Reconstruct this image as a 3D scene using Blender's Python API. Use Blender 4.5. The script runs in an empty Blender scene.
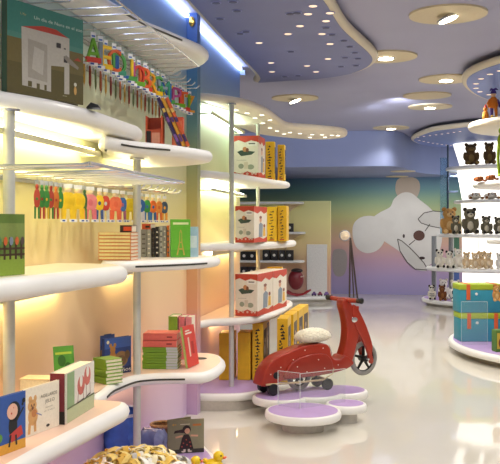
import bpy, bmesh, math, random
from mathutils import Matrix, Vector
random.seed(7)
S = bpy.context.scene
COL = S.collection
PI = math.pi

# ------------------------------------------------------------------ camera
TH = math.radians(9.9)
F = 850.0
EYE = 1.4
HV = 226.0
CT, ST = math.cos(TH), math.sin(TH)
cam_d = bpy.data.cameras.new('camera')
cam = bpy.data.objects.new('camera', cam_d)
COL.objects.link(cam)
cam.location = (0, 0, EYE)
cam.rotation_euler = (PI / 2, 0, TH)
cam_d.sensor_width = 36
cam_d.lens = 36 * F / 500
cam_d.shift_y = -(232 - HV) / 500
cam_d.clip_end = 100
S.camera = cam


def pd(u, d):                                   # XY of a sight line at a depth
    r = (u - 250) / F * d
    return Vector((r * CT - d * ST, r * ST + d * CT))


def pz(u, v, z):                                # XY where a sight line meets a level
    return pd(u, (z - EYE) * F / (HV - v))


def px(u, X):                                   # XY where a sight line meets a wall X = const
    r = (u - 250) / F
    return pd(u, X / (r * CT - ST))


def dep(p):
    return -p[0] * ST + p[1] * CT


# ------------------------------------------------------------------ materials
def lin(h):
    h = h.lstrip('#')
    c = [int(h[i:i + 2], 16) / 255 for i in (0, 2, 4)]
    return tuple((x / 12.92 if x <= .04045 else ((x + .055) / 1.055) ** 2.4) for x in c) + (1,)


MC = {}


def mat(h, rough=.5, metal=0.0, var=.06, scale=40., bump=0.0, spec=.5, coat=0.0):
    key = (h, rough, metal, var, scale, bump, spec, coat)
    if key in MC:
        return MC[key]
    m = bpy.data.materials.new('mat_' + h.strip('#'))
    m.use_nodes = True
    nt = m.node_tree
    b = nt.nodes['Principled BSDF']
    b.inputs['Roughness'].default_value = rough
    b.inputs['Metallic'].default_value = metal
    b.inputs['Specular IOR Level'].default_value = spec
    b.inputs['Coat Weight'].default_value = coat
    tc = nt.nodes.new('ShaderNodeTexCoord')
    n = nt.nodes.new('ShaderNodeTexNoise')
    n.inputs['Scale'].default_value = scale
    n.inputs['Detail'].default_value = 3
    nt.links.new(tc.outputs['Object'], n.inputs['Vector'])
    r = nt.nodes.new('ShaderNodeValToRGB')
    c = lin(h)
    r.color_ramp.elements[0].position = .3
    r.color_ramp.elements[1].position = .7
    r.color_ramp.elements[0].color = tuple(x * (1 - var) for x in c[:3]) + (1,)
    r.color_ramp.elements[1].color = tuple(min(1, x * (1 + var)) for x in c[:3]) + (1,)
    nt.links.new(n.outputs['Fac'], r.inputs['Fac'])
    nt.links.new(r.outputs['Color'], b.inputs['Base Color'])
    if bump:
        bp = nt.nodes.new('ShaderNodeBump')
        bp.inputs['Strength'].default_value = bump
        bp.inputs['Distance'].default_value = .01
        nt.links.new(n.outputs['Fac'], bp.inputs['Height'])
        nt.links.new(bp.outputs['Normal'], b.inputs['Normal'])
    MC[key] = m
    return m


def glow(h, strength):
    key = ('glow', h, strength)
    if key in MC:
        return MC[key]
    m = bpy.data.materials.new('lit_' + h.strip('#'))
    m.use_nodes = True
    b = m.node_tree.nodes['Principled BSDF']
    b.inputs['Base Color'].default_value = lin(h)
    b.inputs['Emission Color'].default_value = lin(h)
    b.inputs['Emission Strength'].default_value = strength
    MC[key] = m
    return m


def gradient(name, stops, rough=.5, zmax=3.0, axis=2):
    """paint that changes colour with height (the rainbow wall graphic)"""
    m = bpy.data.materials.new(name)
    m.use_nodes = True
    nt = m.node_tree
    b = nt.nodes['Principled BSDF']
    b.inputs['Roughness'].default_value = rough
    g = nt.nodes.new('ShaderNodeNewGeometry')
    s = nt.nodes.new('ShaderNodeSeparateXYZ')
    d = nt.nodes.new('ShaderNodeMath')
    d.operation = 'DIVIDE'
    d.inputs[1].default_value = zmax
    nt.links.new(g.outputs['Position'], s.inputs[0])
    nt.links.new(s.outputs[axis], d.inputs[0])
    r = nt.nodes.new('ShaderNodeValToRGB')
    e = r.color_ramp.elements
    while len(e) > 1:
        e.remove(e[-1])
    e[0].position = stops[0][0] / zmax
    e[0].color = lin(stops[0][1])
    for z, h in stops[1:]:
        k = e.new(z / zmax)
        k.color = lin(h)
    nt.links.new(d.outputs[0], r.inputs['Fac'])
    nt.links.new(r.outputs['Color'], b.inputs['Base Color'])
    return m


def clear(name, tint='#f4fbff', k=.90):
    m = bpy.data.materials.new(name)
    m.use_nodes = True
    nt = m.node_tree
    out = nt.nodes['Material Output']
    b = nt.nodes['Principled BSDF']
    b.inputs['Base Color'].default_value = lin(tint)
    b.inputs['Roughness'].default_value = .05
    t = nt.nodes.new('ShaderNodeBsdfTransparent')
    t.inputs['Color'].default_value = lin(tint)
    mx = nt.nodes.new('ShaderNodeMixShader')
    mx.inputs['Fac'].default_value = k
    nt.links.new(b.outputs[0], mx.inputs[1])
    nt.links.new(t.outputs[0], mx.inputs[2])
    nt.links.new(mx.outputs[0], out.inputs['Surface'])
    return m


# ------------------------------------------------------------------ mesh builder
def smooth_loop(pts, n=6):
    """closed Catmull-Rom through pts; a point given with a third value True stays a sharp corner"""
    out = []
    N = len(pts)
    for i in range(N):
        p0, p1, p2, p3 = (Vector(pts[(i + k) % N][:2]) for k in (-1, 0, 1, 2))
        s1, s2 = len(pts[i % N]) > 2, len(pts[(i + 1) % N]) > 2
        if s1 and s2:
            out.append(p1.copy())
            continue
        if s1:
            p0 = p1 - (p2 - p1)
        if s2:
            p3 = p2 + (p2 - p1)
        for k in range(n):
            t = k / n
            out.append(.5 * ((2 * p1) + (p2 - p0) * t + (2 * p0 - 5 * p1 + 4 * p2 - p3) * t * t + (3 * p1 - p0 - 3 * p2 + p3) * t ** 3))
    return out


def area(poly):
    return .5 * sum(poly[i][0] * poly[(i + 1) % len(poly)][1] - poly[(i + 1) % len(poly)][0] * poly[i][1] for i in range(len(poly)))


TEXT = {}


def text_mesh(s):
    if s in TEXT:
        return TEXT[s]
    c = bpy.data.curves.new('lettering', 'FONT')
    c.body = s
    c.resolution_u = 3
    o = bpy.data.objects.new('lettering', c)
    COL.objects.link(o)
    dg = bpy.context.evaluated_depsgraph_get()
    dg.update()
    me = bpy.data.meshes.new_from_object(o.evaluated_get(dg))
    vs = [v.co.copy() for v in me.vertices]
    fs = [tuple(p.vertices) for p in me.polygons]
    bpy.data.objects.remove(o)
    bpy.data.curves.remove(c)
    bpy.data.meshes.remove(me)
    w = max([v.x for v in vs] or [1])
    TEXT[s] = (vs, fs, w)
    return TEXT[s]


class MB:
    def __init__(self, m=None):
        self.v, self.f, self.mi, self.ms = [], [], [], []
        self.T = Matrix()
        self.cur = 0
        self.noflip = set()
        if m:
            self.mat(m)

    def mat(self, m):
        if m not in self.ms:
            self.ms.append(m)
        self.cur = self.ms.index(m)
        return self

    def add(self, vs, fs):
        b = len(self.v)
        self.v += [self.T @ Vector(p) for p in vs]
        for f in fs:
            self.f.append(tuple(b + i for i in f))
            self.mi.append(self.cur)
        return self

    def box(self, x0, x1, y0, y1, z0, z1):
        return self.add([(x0, y0, z0), (x1, y0, z0), (x1, y1, z0), (x0, y1, z0), (x0, y0, z1), (x1, y0, z1), (x1, y1, z1), (x0, y1, z1)],
                        [(0, 3, 2, 1), (4, 5, 6, 7), (0, 1, 5, 4), (1, 2, 6, 5), (2, 3, 7, 6), (3, 0, 4, 7)])

    def rbox(self, x0, x1, y0, y1, z0, z1, r=.01, seg=2):
        bm = bmesh.new()
        bmesh.ops.create_cube(bm, size=1)
        for v in bm.verts:
            v.co = Vector(((x0 + x1) / 2 + v.co.x * (x1 - x0), (y0 + y1) / 2 + v.co.y * (y1 - y0), (z0 + z1) / 2 + v.co.z * (z1 - z0)))
        bmesh.ops.bevel(bm, geom=bm.edges[:], offset=r, segments=seg, affect='EDGES', profile=.5)
        return self.bm(bm)

    def bm(self, bm):
        bm.verts.ensure_lookup_table()
        bm.verts.index_update()
        self.add([v.co.copy() for v in bm.verts], [tuple(v.index for v in f.verts) for f in bm.faces])
        bm.free()
        return self

    def prism(self, poly, y0, y1, bev=0):
        """(x, z) outline extruded along y"""
        n = len(poly)
        if not bev:
            return self.add([(p[0], y0, p[1]) for p in poly] + [(p[0], y1, p[1]) for p in poly],
                            [tuple(range(n)), tuple(range(2 * n - 1, n - 1, -1))] + [(i, i + n, (i + 1) % n + n, (i + 1) % n) for i in range(n)])
        bm = bmesh.new()
        a = [bm.verts.new((p[0], y0, p[1])) for p in poly]
        b = [bm.verts.new((p[0], y1, p[1])) for p in poly]
        f1 = bm.faces.new(a)
        f2 = bm.faces.new(b[::-1])
        for i in range(n):
            bm.faces.new((a[i], b[i], b[(i + 1) % n], a[(i + 1) % n]))
        bmesh.ops.recalc_face_normals(bm, faces=bm.faces[:])
        ed = list(set(list(f1.edges) + list(f2.edges)))
        bmesh.ops.bevel(bm, geom=ed, offset=bev, segments=3, affect='EDGES', profile=.5, clamp_overlap=True)
        return self.bm(bm)

    def prism_z(self, poly, z0, z1):
        n = len(poly)
        return self.add([(p[0], p[1], z0) for p in poly] + [(p[0], p[1], z1) for p in poly],
                        [tuple(range(n - 1, -1, -1)), tuple(range(n, 2 * n))] + [(i, (i + 1) % n, (i + 1) % n + n, i + n) for i in range(n)])

    def tube(self, pts, r, n=10, closed=False):
        pts = [Vector(p) for p in pts]
        N = len(pts)
        rs = r if isinstance(r, (list, tuple)) else [r] * N
        vs, fs = [], []
        up = None
        for i, p in enumerate(pts):
            if closed:
                t = pts[(i + 1) % N] - pts[i - 1]
            else:
                t = pts[min(i + 1, N - 1)] - pts[max(i - 1, 0)]
            t.normalize()
            if up is None:
                up = Vector((0, 0, 1)) if abs(t.z) < .9 else Vector((1, 0, 0))
            a = t.cross(up)
            if a.length < 1e-6:
                a = t.cross(Vector((0, 1, 0)))
            a.normalize()
            b = a.cross(t).normalized()
            up = b
            for k in range(n):
                g = 2 * PI * k / n
                vs.append(p + rs[i] * (a * math.cos(g) + b * math.sin(g)))
        M = N if closed else N - 1
        for i in range(M):
            j = (i + 1) % N
            for k in range(n):
                fs.append((i * n + k, i * n + (k + 1) % n, j * n + (k + 1) % n, j * n + k))
        if not closed:
            fs.append(tuple(range(n - 1, -1, -1)))
            fs.append(tuple(range((N - 1) * n, N * n)))
        return self.add(vs, fs)

    def lathe(self, prof, n=24, c=(0, 0, 0), sx=1, sy=1):
        vs, fs = [], []
        for r, z in prof:
            for k in range(n):
                g = 2 * PI * k / n
                vs.append((c[0] + r * sx * math.cos(g), c[1] + r * sy * math.sin(g), c[2] + z))
        for i in range(len(prof) - 1):
            for k in range(n):
                fs.append((i * n + k, i * n + (k + 1) % n, (i + 1) * n + (k + 1) % n, (i + 1) * n + k))
        fs.append(tuple(range(n - 1, -1, -1)))
        fs.append(tuple(range((len(prof) - 1) * n, len(prof) * n)))
        return self.add(vs, fs)

    def ball(self, c, r, nu=14, nv=9):
        if not isinstance(r, (tuple, list)):
            r = (r, r, r)
        vs = [(c[0], c[1], c[2] - r[2])]
        for i in range(1, nv):
            g = -PI / 2 + PI * i / nv
            for k in range(nu):
                a = 2 * PI * k / nu
                vs.append((c[0] + r[0] * math.cos(g) * math.cos(a), c[1] + r[1] * math.cos(g) * math.sin(a), c[2] + r[2] * math.sin(g)))
        vs.append((c[0], c[1], c[2] + r[2]))
        fs = [(0, 1 + (k + 1) % nu, 1 + k) for k in range(nu)]
        for i in range(nv - 2):
            for k in range(nu):
                a = 1 + i * nu
                fs.append((a + k, a + (k + 1) % nu, a + nu + (k + 1) % nu, a + nu + k))
        a = 1 + (nv - 2) * nu
        t = len(vs) - 1
        fs += [(a + k, a + (k + 1) % nu, t) for k in range(nu)]
        return self.add(vs, fs)

    # prints on a front face (local -Y side)
    def flat(self, poly, y):
        return self.add([(p[0], y, p[1]) for p in poly], [tuple(range(len(poly)))])

    def dot(self, x, z, rx, rz, y, n=16):
        return self.flat([(x + rx * math.cos(2 * PI * k / n), z + rz * math.sin(2 * PI * k / n)) for k in range(n)], y)

    def rect(self, x0, x1, z0, z1, y):
        return self.flat([(x0, z0), (x1, z0), (x1, z1), (x0, z1)], y)

    def line(self, p, q, w, y):
        p, q = Vector(p), Vector(q)
        t = (q - p).normalized()
        a = Vector((-t.y, t.x)) * w / 2
        return self.flat([p - a, q - a, q + a, p + a], y)

    def text(self, s, size, x, z, y, width=None, depth=0):
        vs, fs, w = text_mesh(s)
        k = size
        kx = width / w if width else k
        self.add([(x + v.x * kx, y, z + v.y * k) for v in vs], fs)
        return self

    def rounded(self, loop, z0, z1, m_rim, m_top=None, seg=6, inset=None, wall=None, bulge=1.0):
        """slab with a full bull-nose edge; loop counter-clockwise"""
        if area(loop) < 0:
            loop = loop[::-1]
        N = len(loop)
        nor = []
        for i in range(N):
            e1, e2 = loop[i] - loop[i - 1], loop[(i + 1) % N] - loop[i]
            n1 = Vector((e1.y, -e1.x)).normalized()
            n2 = Vector((e2.y, -e2.x)).normalized()
            m = n1 + n2
            m = m / max(.5, m.dot(n1))
            if wall is not None and abs(loop[i].x - wall) < 1e-4:
                m = Vector((0, 1 if n1.y + n2.y > 0 else -1))
            nor.append(m)
        h = (z1 - z0) / 2
        vs, fs = [], []
        rings = []
        for j in range(seg + 1):
            g = -PI / 2 + PI * j / seg
            o = h * bulge * (math.cos(g) - 1)
            rings.append([(loop[i] + nor[i] * o, z0 + h + h * math.sin(g)) for i in range(N)])
        for ring in rings:
            vs += [(p.x, p.y, z) for p, z in ring]
        self.mat(m_rim)
        b = len(self.v)
        for j in range(seg):
            for i in range(N):
                fs.append((j * N + i, j * N + (i + 1) % N, (j + 1) * N + (i + 1) % N, (j + 1) * N + i))
        fs.append(tuple(range(N - 1, -1, -1)))
        self.add(vs, fs)
        top = [Vector((p.x, p.y)) for p, z in rings[-1]]
        if inset:
            ins = [top[i] - nor[i] * inset for i in range(N)]
            self.add([(p.x, p.y, z1) for p in top] + [(p.x, p.y, z1) for p in ins],
                     [(i, (i + 1) % N, N + (i + 1) % N, N + i) for i in range(N)])
            self.mat(m_top or m_rim)
            self.add([(p.x, p.y, z1 + .001) for p in ins], [tuple(range(N))])
        else:
            self.mat(m_top or m_rim)
            self.add([(p.x, p.y, z1) for p in top], [tuple(range(N))])
        return self

    def mesh(self, name, sharp=35, recalc=True):
        me = bpy.data.meshes.new(name)
        me.from_pydata([tuple(p) for p in self.v], [], self.f)
        for m in self.ms:
            me.materials.append(m)
        me.polygons.foreach_set('material_index', self.mi)
        me.update()
        if recalc:
            bm = bmesh.new()
            bm.from_mesh(me)
            bmesh.ops.recalc_face_normals(bm, faces=bm.faces[:])
            bm.to_mesh(me)
            bm.free()
        me.shade_smooth()
        me.set_sharp_from_angle(angle=math.radians(sharp))
        return me

    def build(self, name, parent=None, loc=(0, 0, 0), rotz=0, sharp=35, **k):
        o = bpy.data.objects.new(name, self.mesh(name, sharp, k.pop('recalc', True)))
        COL.objects.link(o)
        o.location = loc
        o.rotation_euler = (0, 0, rotz)
        o.parent = parent
        tag(o, **k)
        return o


def tag(o, label=None, cat=None, group=None, kind=None):
    if label:
        o['label'] = label
    if cat:
        o['category'] = cat
    if group:
        o['group'] = group
    if kind:
        o['kind'] = kind
    return o


def thing(name, label, cat, loc=(0, 0, 0), rotz=0, group=None):
    o = bpy.data.objects.new(name, None)
    o.empty_display_size = .05
    COL.objects.link(o)
    o.location = loc
    o.rotation_euler = (0, 0, rotz)
    return tag(o, label, cat, group)


def use(me, name, parent=None, loc=(0, 0, 0), rotz=0, **k):
    o = bpy.data.objects.new(name, me)
    COL.objects.link(o)
    o.location = loc
    o.rotation_euler = (0, 0, rotz)
    o.parent = parent
    return tag(o, **k)


def V3(p, z):
    return Vector((p[0], p[1], z))


ORD = ['first', 'second', 'third', 'fourth', 'fifth', 'sixth', 'seventh', 'eighth', 'ninth', 'tenth', 'eleventh', 'twelfth',
       'thirteenth', 'fourteenth', 'fifteenth', 'sixteenth', 'seventeenth', 'eighteenth', 'nineteenth', 'twentieth',
       'twenty-first', 'twenty-second', 'twenty-third', 'twenty-fourth', 'twenty-fifth', 'twenty-sixth', 'twenty-seventh', 'twenty-eighth']

# common materials
WHITE = mat('#efeeea', .32, var=.02, scale=6)
CREAM = mat('#efe6d2', .4, var=.02, scale=6)
TOPW = mat('#f1e4d6', .35, var=.02, scale=6)
LILAC = mat('#b79bcf', .45, var=.04, scale=20)
STEEL = mat('#b9bcb6', .3, metal=.6, var=.03)
POLE = mat('#c9cbc4', .35, metal=.25, var=.03)
CHROME = mat('#d6d8d8', .2, metal=.8, var=.02)
BLACK = mat('#141414', .4, var=.1)
PAGES = mat('#efe6cd', .8, var=.08, scale=120)
DARK = mat('#2b2622', .6, var=.1)
ACRYL = clear('clear_acrylic', '#fbfdfc', .955)
BAG = clear('clear_bag', '#ffffff', .8)
TUBE = glow('#fff3c4', 12.0)
TUBEW = glow('#f0fff0', 9.0)
COVE = glow('#d9e6ff', 11.0)
# ================================================================== SETTING
WX = -1.55            # plane of the left wall
CEIL = 2.98
YB = 17.6             # mural wall
YEND = 8.3            # where the left wall of the first hall stops
wall_paint = gradient('rainbow_wall', [(0, '#d2badb'), (.42, '#e3c3cf'), (.75, '#f6cda8'), (1.2, '#f8dca4'), (1.5, '#f4e898'), (1.95, '#ebeec2'),
                                       (2.3, '#c9dccb'), (2.55, '#9dbaca'), (2.8, '#7396cc'), (3.0, '#6286cc')], .45)
fin_shade_paint = gradient('rainbow_fin_shaded', [(0, '#c0a2ca'), (.45, '#c99fb6'), (.8, '#e0a17c'), (1.2, '#d9ac78'), (1.55, '#cbbf78'), (1.9, '#a9b98c'),
                                     (2.15, '#6f9a98'), (2.45, '#5084a4'), (2.75, '#3b66a8'), (3.0, '#33599f')], .45)  # the wall's rainbow, darkened in the colour for the fin's shaded face
mural_paint = gradient('rainbow_mural', [(0, '#aaa2d2'), (.35, '#b3a2cd'), (.7, '#c3a0b6'), (1.05, '#d2aa98'), (1.35, '#c9b287'), (1.6, '#b9bc80'),
                                         (1.9, '#90ad88'), (2.15, '#63929a'), (2.4, '#4a7096'), (3.0, '#3a5a94')], .5)
part_paint = gradient('rainbow_panel', [(0, '#d9b3a6'), (.6, '#e8bc9a'), (1.0, '#ecd39a'), (1.5, '#ebe39c'), (1.9, '#d9dc9c')], .5)
floor_m = mat('#d9d4c8', .045, var=.015, scale=1.5, spec=.6)
ceil_m = mat('#a9abc8', .6, var=.02, scale=2)
soffit_m = mat('#8793bd', .6, var=.02, scale=2)
canopy_m = mat('#7c83b0', .55, var=.03, scale=3)

MB(floor_m).box(-5, 6, -3.5, 18.2, -.1, 0).build('floor', kind='structure')
MB(ceil_m).box(-5, 6, -3.5, 18.2, CEIL, CEIL + .1).build('ceiling', kind='structure')
MB(wall_paint).box(WX - .15, WX, -1.0, YEND, 0, CEIL).build('wall_left', kind='structure')
MB(mural_paint).box(-5, 6, YB, YB + .15, 0, CEIL).build('wall_back', kind='structure')
side_m = mat('#d8d3cc', .6, var=.03, scale=4)
MB(side_m).box(-5, -4.85, YEND, YB, 0, CEIL).build('wall_left_far', kind='structure')
MB(side_m).box(5.0, 5.15, -3.5, YB, 0, CEIL).build('wall_right', kind='structure')
MB(side_m).box(-4.85, WX - .15, YEND - .15, YEND, 0, CEIL).build('wall_left_return', kind='structure')


def atY(u, Y):
    return pd(u, Y / ((u - 250) / F * ST + CT))


SO = [Vector((-4.85, 14.2))] + smooth_loop([(*atY(330, 14.2), True), (*atY(372, 14.2), True), atY(386, 14.22), atY(396, 14.35), atY(403, 14.65), atY(408, 15.15), atY(415, 15.85), atY(427, 16.45), (*atY(441, 16.8), True), (5.0, 16.9, True), (5.0, YB, True)], 5)[:-1] + [Vector((5.0, YB)), Vector((-4.85, YB))]
MB(soffit_m).prism_z(SO, 2.39, CEIL).build('ceiling_soffit', kind='structure')
# fin between the two bays of the left wall, with a little brass eye near its top
q = pd(188, 6.18)
fin = MB(fin_shade_paint).box(WX, -1.468, 6.14, 6.24, 0, CEIL).build('trim_1', kind='structure')
bz = EYE + (226 - 16) / F * 6.13
t = MB(mat('#c9a24a', .25, metal=.9)).lathe([(.001, .0), (.022, .0), (.030, .008), (.030, .014), (.020, .02), (.001, .02)], 20, sx=.75, sy=1.25)
b = t.build('brass_eye', fin, (-1.508, 6.14, bz))
b.rotation_euler = (PI / 2, 0, 0)
# frontal half-height partition at the back left
pq0, pq1 = pd(236, 15.9), pd(330.5, 15.9)
PY = pq1.y
MB(part_paint).box(-4.85, pq1.x, PY, PY + .12, 0, 1.87).build('wall_partition', kind='structure')
# lit cove along the top of the left wall, interrupted by the fin
for i, (y0, y1) in enumerate([(2.0, 6.12), (6.26, 8.28)]):
    MB(COVE).box(WX, WX + .022, y0, y1, CEIL - .035, CEIL - .012).build('trim_%d' % (i + 2), kind='structure')
MB(mat('#9fb4d8', .3)).box(WX - .02, WX + .05, YEND + .002, YEND + .05, 2.9, 2.95).build('trim_4', kind='structure')

# ------------------------------------------------------------------ mural figure: a pale plush dog lying on its side (flat print on the wall)
MD = dep((.9, YB))


def mw(u, v):
    p = px(u, 1) if False else None
    r = (u - 250) / F
    # sight line with the mural wall y = YB
    d = YB / (r * ST + CT)
    return (r * d * CT - d * ST, EYE + (226 - v) / F * d)


mur = MB()
g1, g2, g3, gl = mat('#dddcd8', .6, var=.04, scale=3), mat('#b9ab9c', .6, var=.04, scale=3), mat('#cfceca', .6, var=.04, scale=3), mat('#57534f', .6)


def mpoly(pts, y, m, n=5):
    mur.mat(m)
    lp = smooth_loop([mw(*p) for p in pts], n)
    mur.flat(lp, y)


mpoly([(396, 183), (400, 178), (410, 177), (418, 180), (420, 188), (417, 197), (410, 202), (402, 200), (396, 193)], YB - .004, g2)
mpoly([(353, 226), (358, 219), (366, 216), (376, 217), (384, 224), (386, 234), (383, 244), (376, 251), (366, 253), (357, 248), (353, 238)], YB - .005, g1)
mpoly([(372, 220), (379, 213), (390, 207), (394, 199), (402, 193), (411, 193), (420, 200), (430, 208), (438, 218), (442, 231), (441, 246), (436, 258), (428, 266),
       (418, 266), (408, 260), (400, 252), (393, 247), (384, 241), (376, 234)], YB - .008, g1)
mpoly([(418, 219), (424, 213), (433, 211), (444, 212), (450, 216), (448, 224), (440, 228), (430, 226), (421, 223)], YB - .013, g3)
mpoly([(397.5, 239), (402, 241), (409, 247), (417, 255), (424, 263), (427.5, 269), (425, 271), (415, 269), (407, 262), (400, 251)], YB - .013, g3)
for pts in ([(418, 219), (424, 213), (433, 211), (444, 212)], [(397.5, 239), (402, 241), (409, 247), (417, 255), (424, 263), (427.5, 269)], [(397.5, 239), (400, 251), (407, 262), (415, 269), (427, 270)],
            [(418, 219), (421, 223), (430, 226), (440, 228)], [(430, 224), (425, 231)], [(415, 240), (409, 245)]):
    mur.mat(gl)
    pp = [mw(*p) for p in pts]
    for a, b2 in zip(pp, pp[1:]):
        mur.line(a, b2, .018, YB - .017)
mur.mat(mat('#5b3a30', .6))
c = mw(419, 235.5)
mur.dot(c[0], c[1], .115, .105, YB - .018)
mur.mat(mat('#3a2a26', .6))
c = mw(403.8, 236)
mur.dot(c[0], c[1], .022, .04, YB - .018)
mur.dot(*mw(422, 258), .06, .03, YB - .018)
mpoly([(333, 252), (337, 249), (344, 250), (347, 256), (346, 270), (342, 276), (335, 275), (332, 264)], YB - .004, mat('#a9a2a0', .6, var=.05))
mur.build('mural_picture', label='huge mural of a pale plush dog lying on its side on the rainbow back wall', cat='mural', recalc=False)

# ================================================================== CEILING CLOUDS AND LAMPS
RIMC = mat('#d9cfb8', .45, var=.02, scale=5)


def cloud(name, label, loop, z0, z1, under, spots, lit, riser=None, rs=1.0):
    t = MB()
    N = len(loop)
    if area(loop) < 0:
        loop = loop[::-1]
    t.rounded(loop, z0, z1, RIMC, RIMC)
    c = sum(loop, Vector((0, 0))) / N
    root = t.build(name, label=label, cat='ceiling canopy')
    # coloured underside, inset from the rim
    nor = []
    for i in range(N):
        d = (loop[(i + 1) % N] - loop[i - 1]).normalized()
        nor.append(Vector((d.y, -d.x)))
    ins = [loop[i] - nor[i] * .05 for i in range(N)]
    MB(under).prism_z(ins, z0 - .004, z0 + .01).build('underside_panel', root)
    for k, (p, on) in enumerate(spots):
        s = MB(glow('#ffe2c4', .85) if on else mat('#4a5078', .5))
        s.lathe([(.027 * rs, 0), (.027 * rs, .004)], 14, (0, 0, 0))
        s.mat(mat('#8d93c8', .4))
        s.lathe([(.036 * rs, .002), (.036 * rs, .006), (.03 * rs, .006)], 14)
        s.build('spotlight' if on else 'vent_hole', root, (p[0], p[1], z0 - .0095))
    if riser:
        MB(mat('#8a8f9f', .6)).prism_z(riser, z1 - .005, CEIL).build('riser', root)
    else:
        c2 = [c + (p - c) * .55 for p in loop]
        MB(mat('#5a5f86', .6)).prism_z(c2, z1 - .005, CEIL).build('riser', root)
    return root


zc = 2.885
front = [(300, -42), (318, -14), (332, 1), (347, 26), (362, 41), (374, 52), (378, 60), (370, 68), (350, 75), (318, 79.5), (285, 81.5), (255, 83)]
loop = [pz(u, v, zc) for u, v in front]
loop = [(p.x, p.y) for p in loop] + [(-1.40, 8.25), (-1.405, 6.6), (-1.40, 5.0), (-1.40, 3.6, True), (-.62, 3.4, True)]
spots = []
for (u, v, on) in [(300, 25, 1), (271, 62, 1), (272, 71, 1), (259, 42, 1), (330, 43, 1), (316, 71, 1), (328, 58, 1), (307, 65, 1), (288, 33, 1), (313, 5, 1), (326, 20, 1),
                   (237, 10, 0), (220, 18, 0), (240, 33, 0), (246, 31, 0), (291, 51, 0), (298, 75, 0), (326, 27, 0), (332, 34, 0), (344, 40, 0), (350, 46, 0), (345, 57, 0), (355, 52, 0),
                   (358, 58, 0), (356, 65, 0), (290, 13, 0), (297, 12, 0), (216, 2, 0), (233, 1, 0), (341, 66, 0), (285, 76, 0), (330, 12, 1), (308, 13, 1), (322, 33, 1)]:
    spots.append((pz(u, v, zc), on))
cloud('ceiling_cloud', 'large blue perforated cloud canopy under the ceiling above the left shelves', smooth_loop(loop, 5), zc, zc + .075, canopy_m, spots, 1)

# right-hand clouds
zr = 2.86
loop = [pz(u, v, zr) for u, v in [(411.5, 139), (414, 142.5), (424, 145.5), (440, 147), (470, 148), (520, 148), (580, 145), (600, 134), (560, 121.5), (500, 124.5), (470, 126.5), (447, 129), (428, 132)]]
sp = []
for k in range(16):
    a = k / 15
    sp.append((pz(417 + 34 * a, 139.5 + 5.6 * math.sin(a * 1.3), zr) if k % 2 else pz(418 + 45 * a, 136.8 - 6.2 * a, zr), 1))
rs = [Vector((loop[0].x + 1.45, loop[0].y - .1)) + Vector((1.05 * math.cos(2 * PI * k / 40), .62 * math.sin(2 * PI * k / 40))) for k in range(40)]
cloud('ceiling_cloud', 'far round canopy with a blue underside of tiny lights above the plush toy shelves', smooth_loop(loop, 5), zr, zr + .075, mat('#6f83c4', .5), sp, 1, rs, .7)
zr2 = 2.865
loop = [pz(u, v, zr2) for u, v in [(461.5, 81), (464, 88), (474, 95.5), (490, 101), (520, 106), (580, 106), (640, 90), (640, 60), (580, 50), (530, 55), (500, 62), (478, 69), (466, 75)]]
sp = [(pz(u, v, zr2), 1) for u, v in [(476, 83), (476, 87.5), (481, 78), (490, 73.5), (480, 91), (489, 94), (500, 70), (505, 97)]]
cloud('ceiling_cloud', 'nearer right canopy with a cream rim and bright dots, at the frame edge', smooth_loop(loop, 5), zr2, zr2 + .07, mat('#6f83c4', .5), sp, 1)

# recessed disc lamps
discs = [(448, 13.5, 1, 'topmost of the ceiling lamps'), (386, 56, 1, 'beside the tip of the big blue canopy'), (446, 78.5, 1, 'beside the rim of the nearer right canopy'),
         (427, 95, 0, 'switched off, between two lit ones'), (430, 106.3, 1, 'just below the unlit one'), (391, 127.5, 1, 'farthest, close to the blue soffit'), (295, 97.5, 1, 'left of the others, above the bay canopy')]
RING = mat('#d8caa8', .5, var=.03)
for u, v, on, why in discs:
    p = pz(u, v, CEIL)
    L = thing('ceiling_lamp', 'round cream recessed disc lamp, ' + why, 'ceiling lamp', V3(p, CEIL - .02), 0, 'disc lamps in the ceiling')
    MB(RING).lathe([(.13, .0), (.286, .006), (.288, .02), (.13, .02)], 40).build('trim_ring', L)
    MB(mat('#b7a888', .5)).lathe([(.131, .004), (.131, .019)], 32).build('recess_plate', L)
    if on:
        h = MB(CHROME).lathe([(.075, -.006), (.085, -.002), (.085, .008)], 28).build('lamp_head', L)
        MB(glow('#fff2d2', 14.0)).lathe([(.07, -.011), (.07, -.005)], 28).build('bulb', h)
        tilt = {448: .35, 295: .35}.get(u, 0)
        if tilt:
            h.rotation_euler = (0, -tilt, 0)
            h.location.z = -.02
        ld = bpy.data.lights.new('lamp_light', 'SPOT')
        ld.energy = 38 if u == 391 else 120
        ld.color = (1, .93, .82)
        ld.spot_size = 2.3
        ld.spot_blend = .6
        ld.shadow_soft_size = .09
        lo = bpy.data.objects.new('lamp_light', ld)
        COL.objects.link(lo)
        lo.location = V3(p, CEIL - .06)

for u, v, why in [(403, 171, 'nearer of two under the blue soffit'), (397, 176.3, 'farther of two under the blue soffit')]:
    p = pz(u, v, 2.39)
    L = thing('ceiling_lamp', 'flat round lamp before the mural, ' + why, 'ceiling lamp', V3(p, 2.374), 0, 'lamps under the soffit')
    MB(RING).lathe([(.12, .0), (.22, .004), (.222, .015), (.12, .015)], 36).build('trim_ring', L)
    MB(glow('#fff6e6', 3.0)).lathe([(.118, .003), (.118, .014)], 28).build('bulb', L)

# ================================================================== SHELVING ON THE LEFT WALL


def shelf_loop(pts, n=6, near=None, far=None):
    """front edge from near to far, closed along the wall"""
    pts = [(p[0], p[1]) for p in pts]
    a, b = pts[0], pts[-1]
    e = WX + .004
    lp = smooth_loop(pts + [(e, far if far is not None else b[1], True), (e, near if near is not None else a[1], True)], n)
    return tidy(lp)


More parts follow.
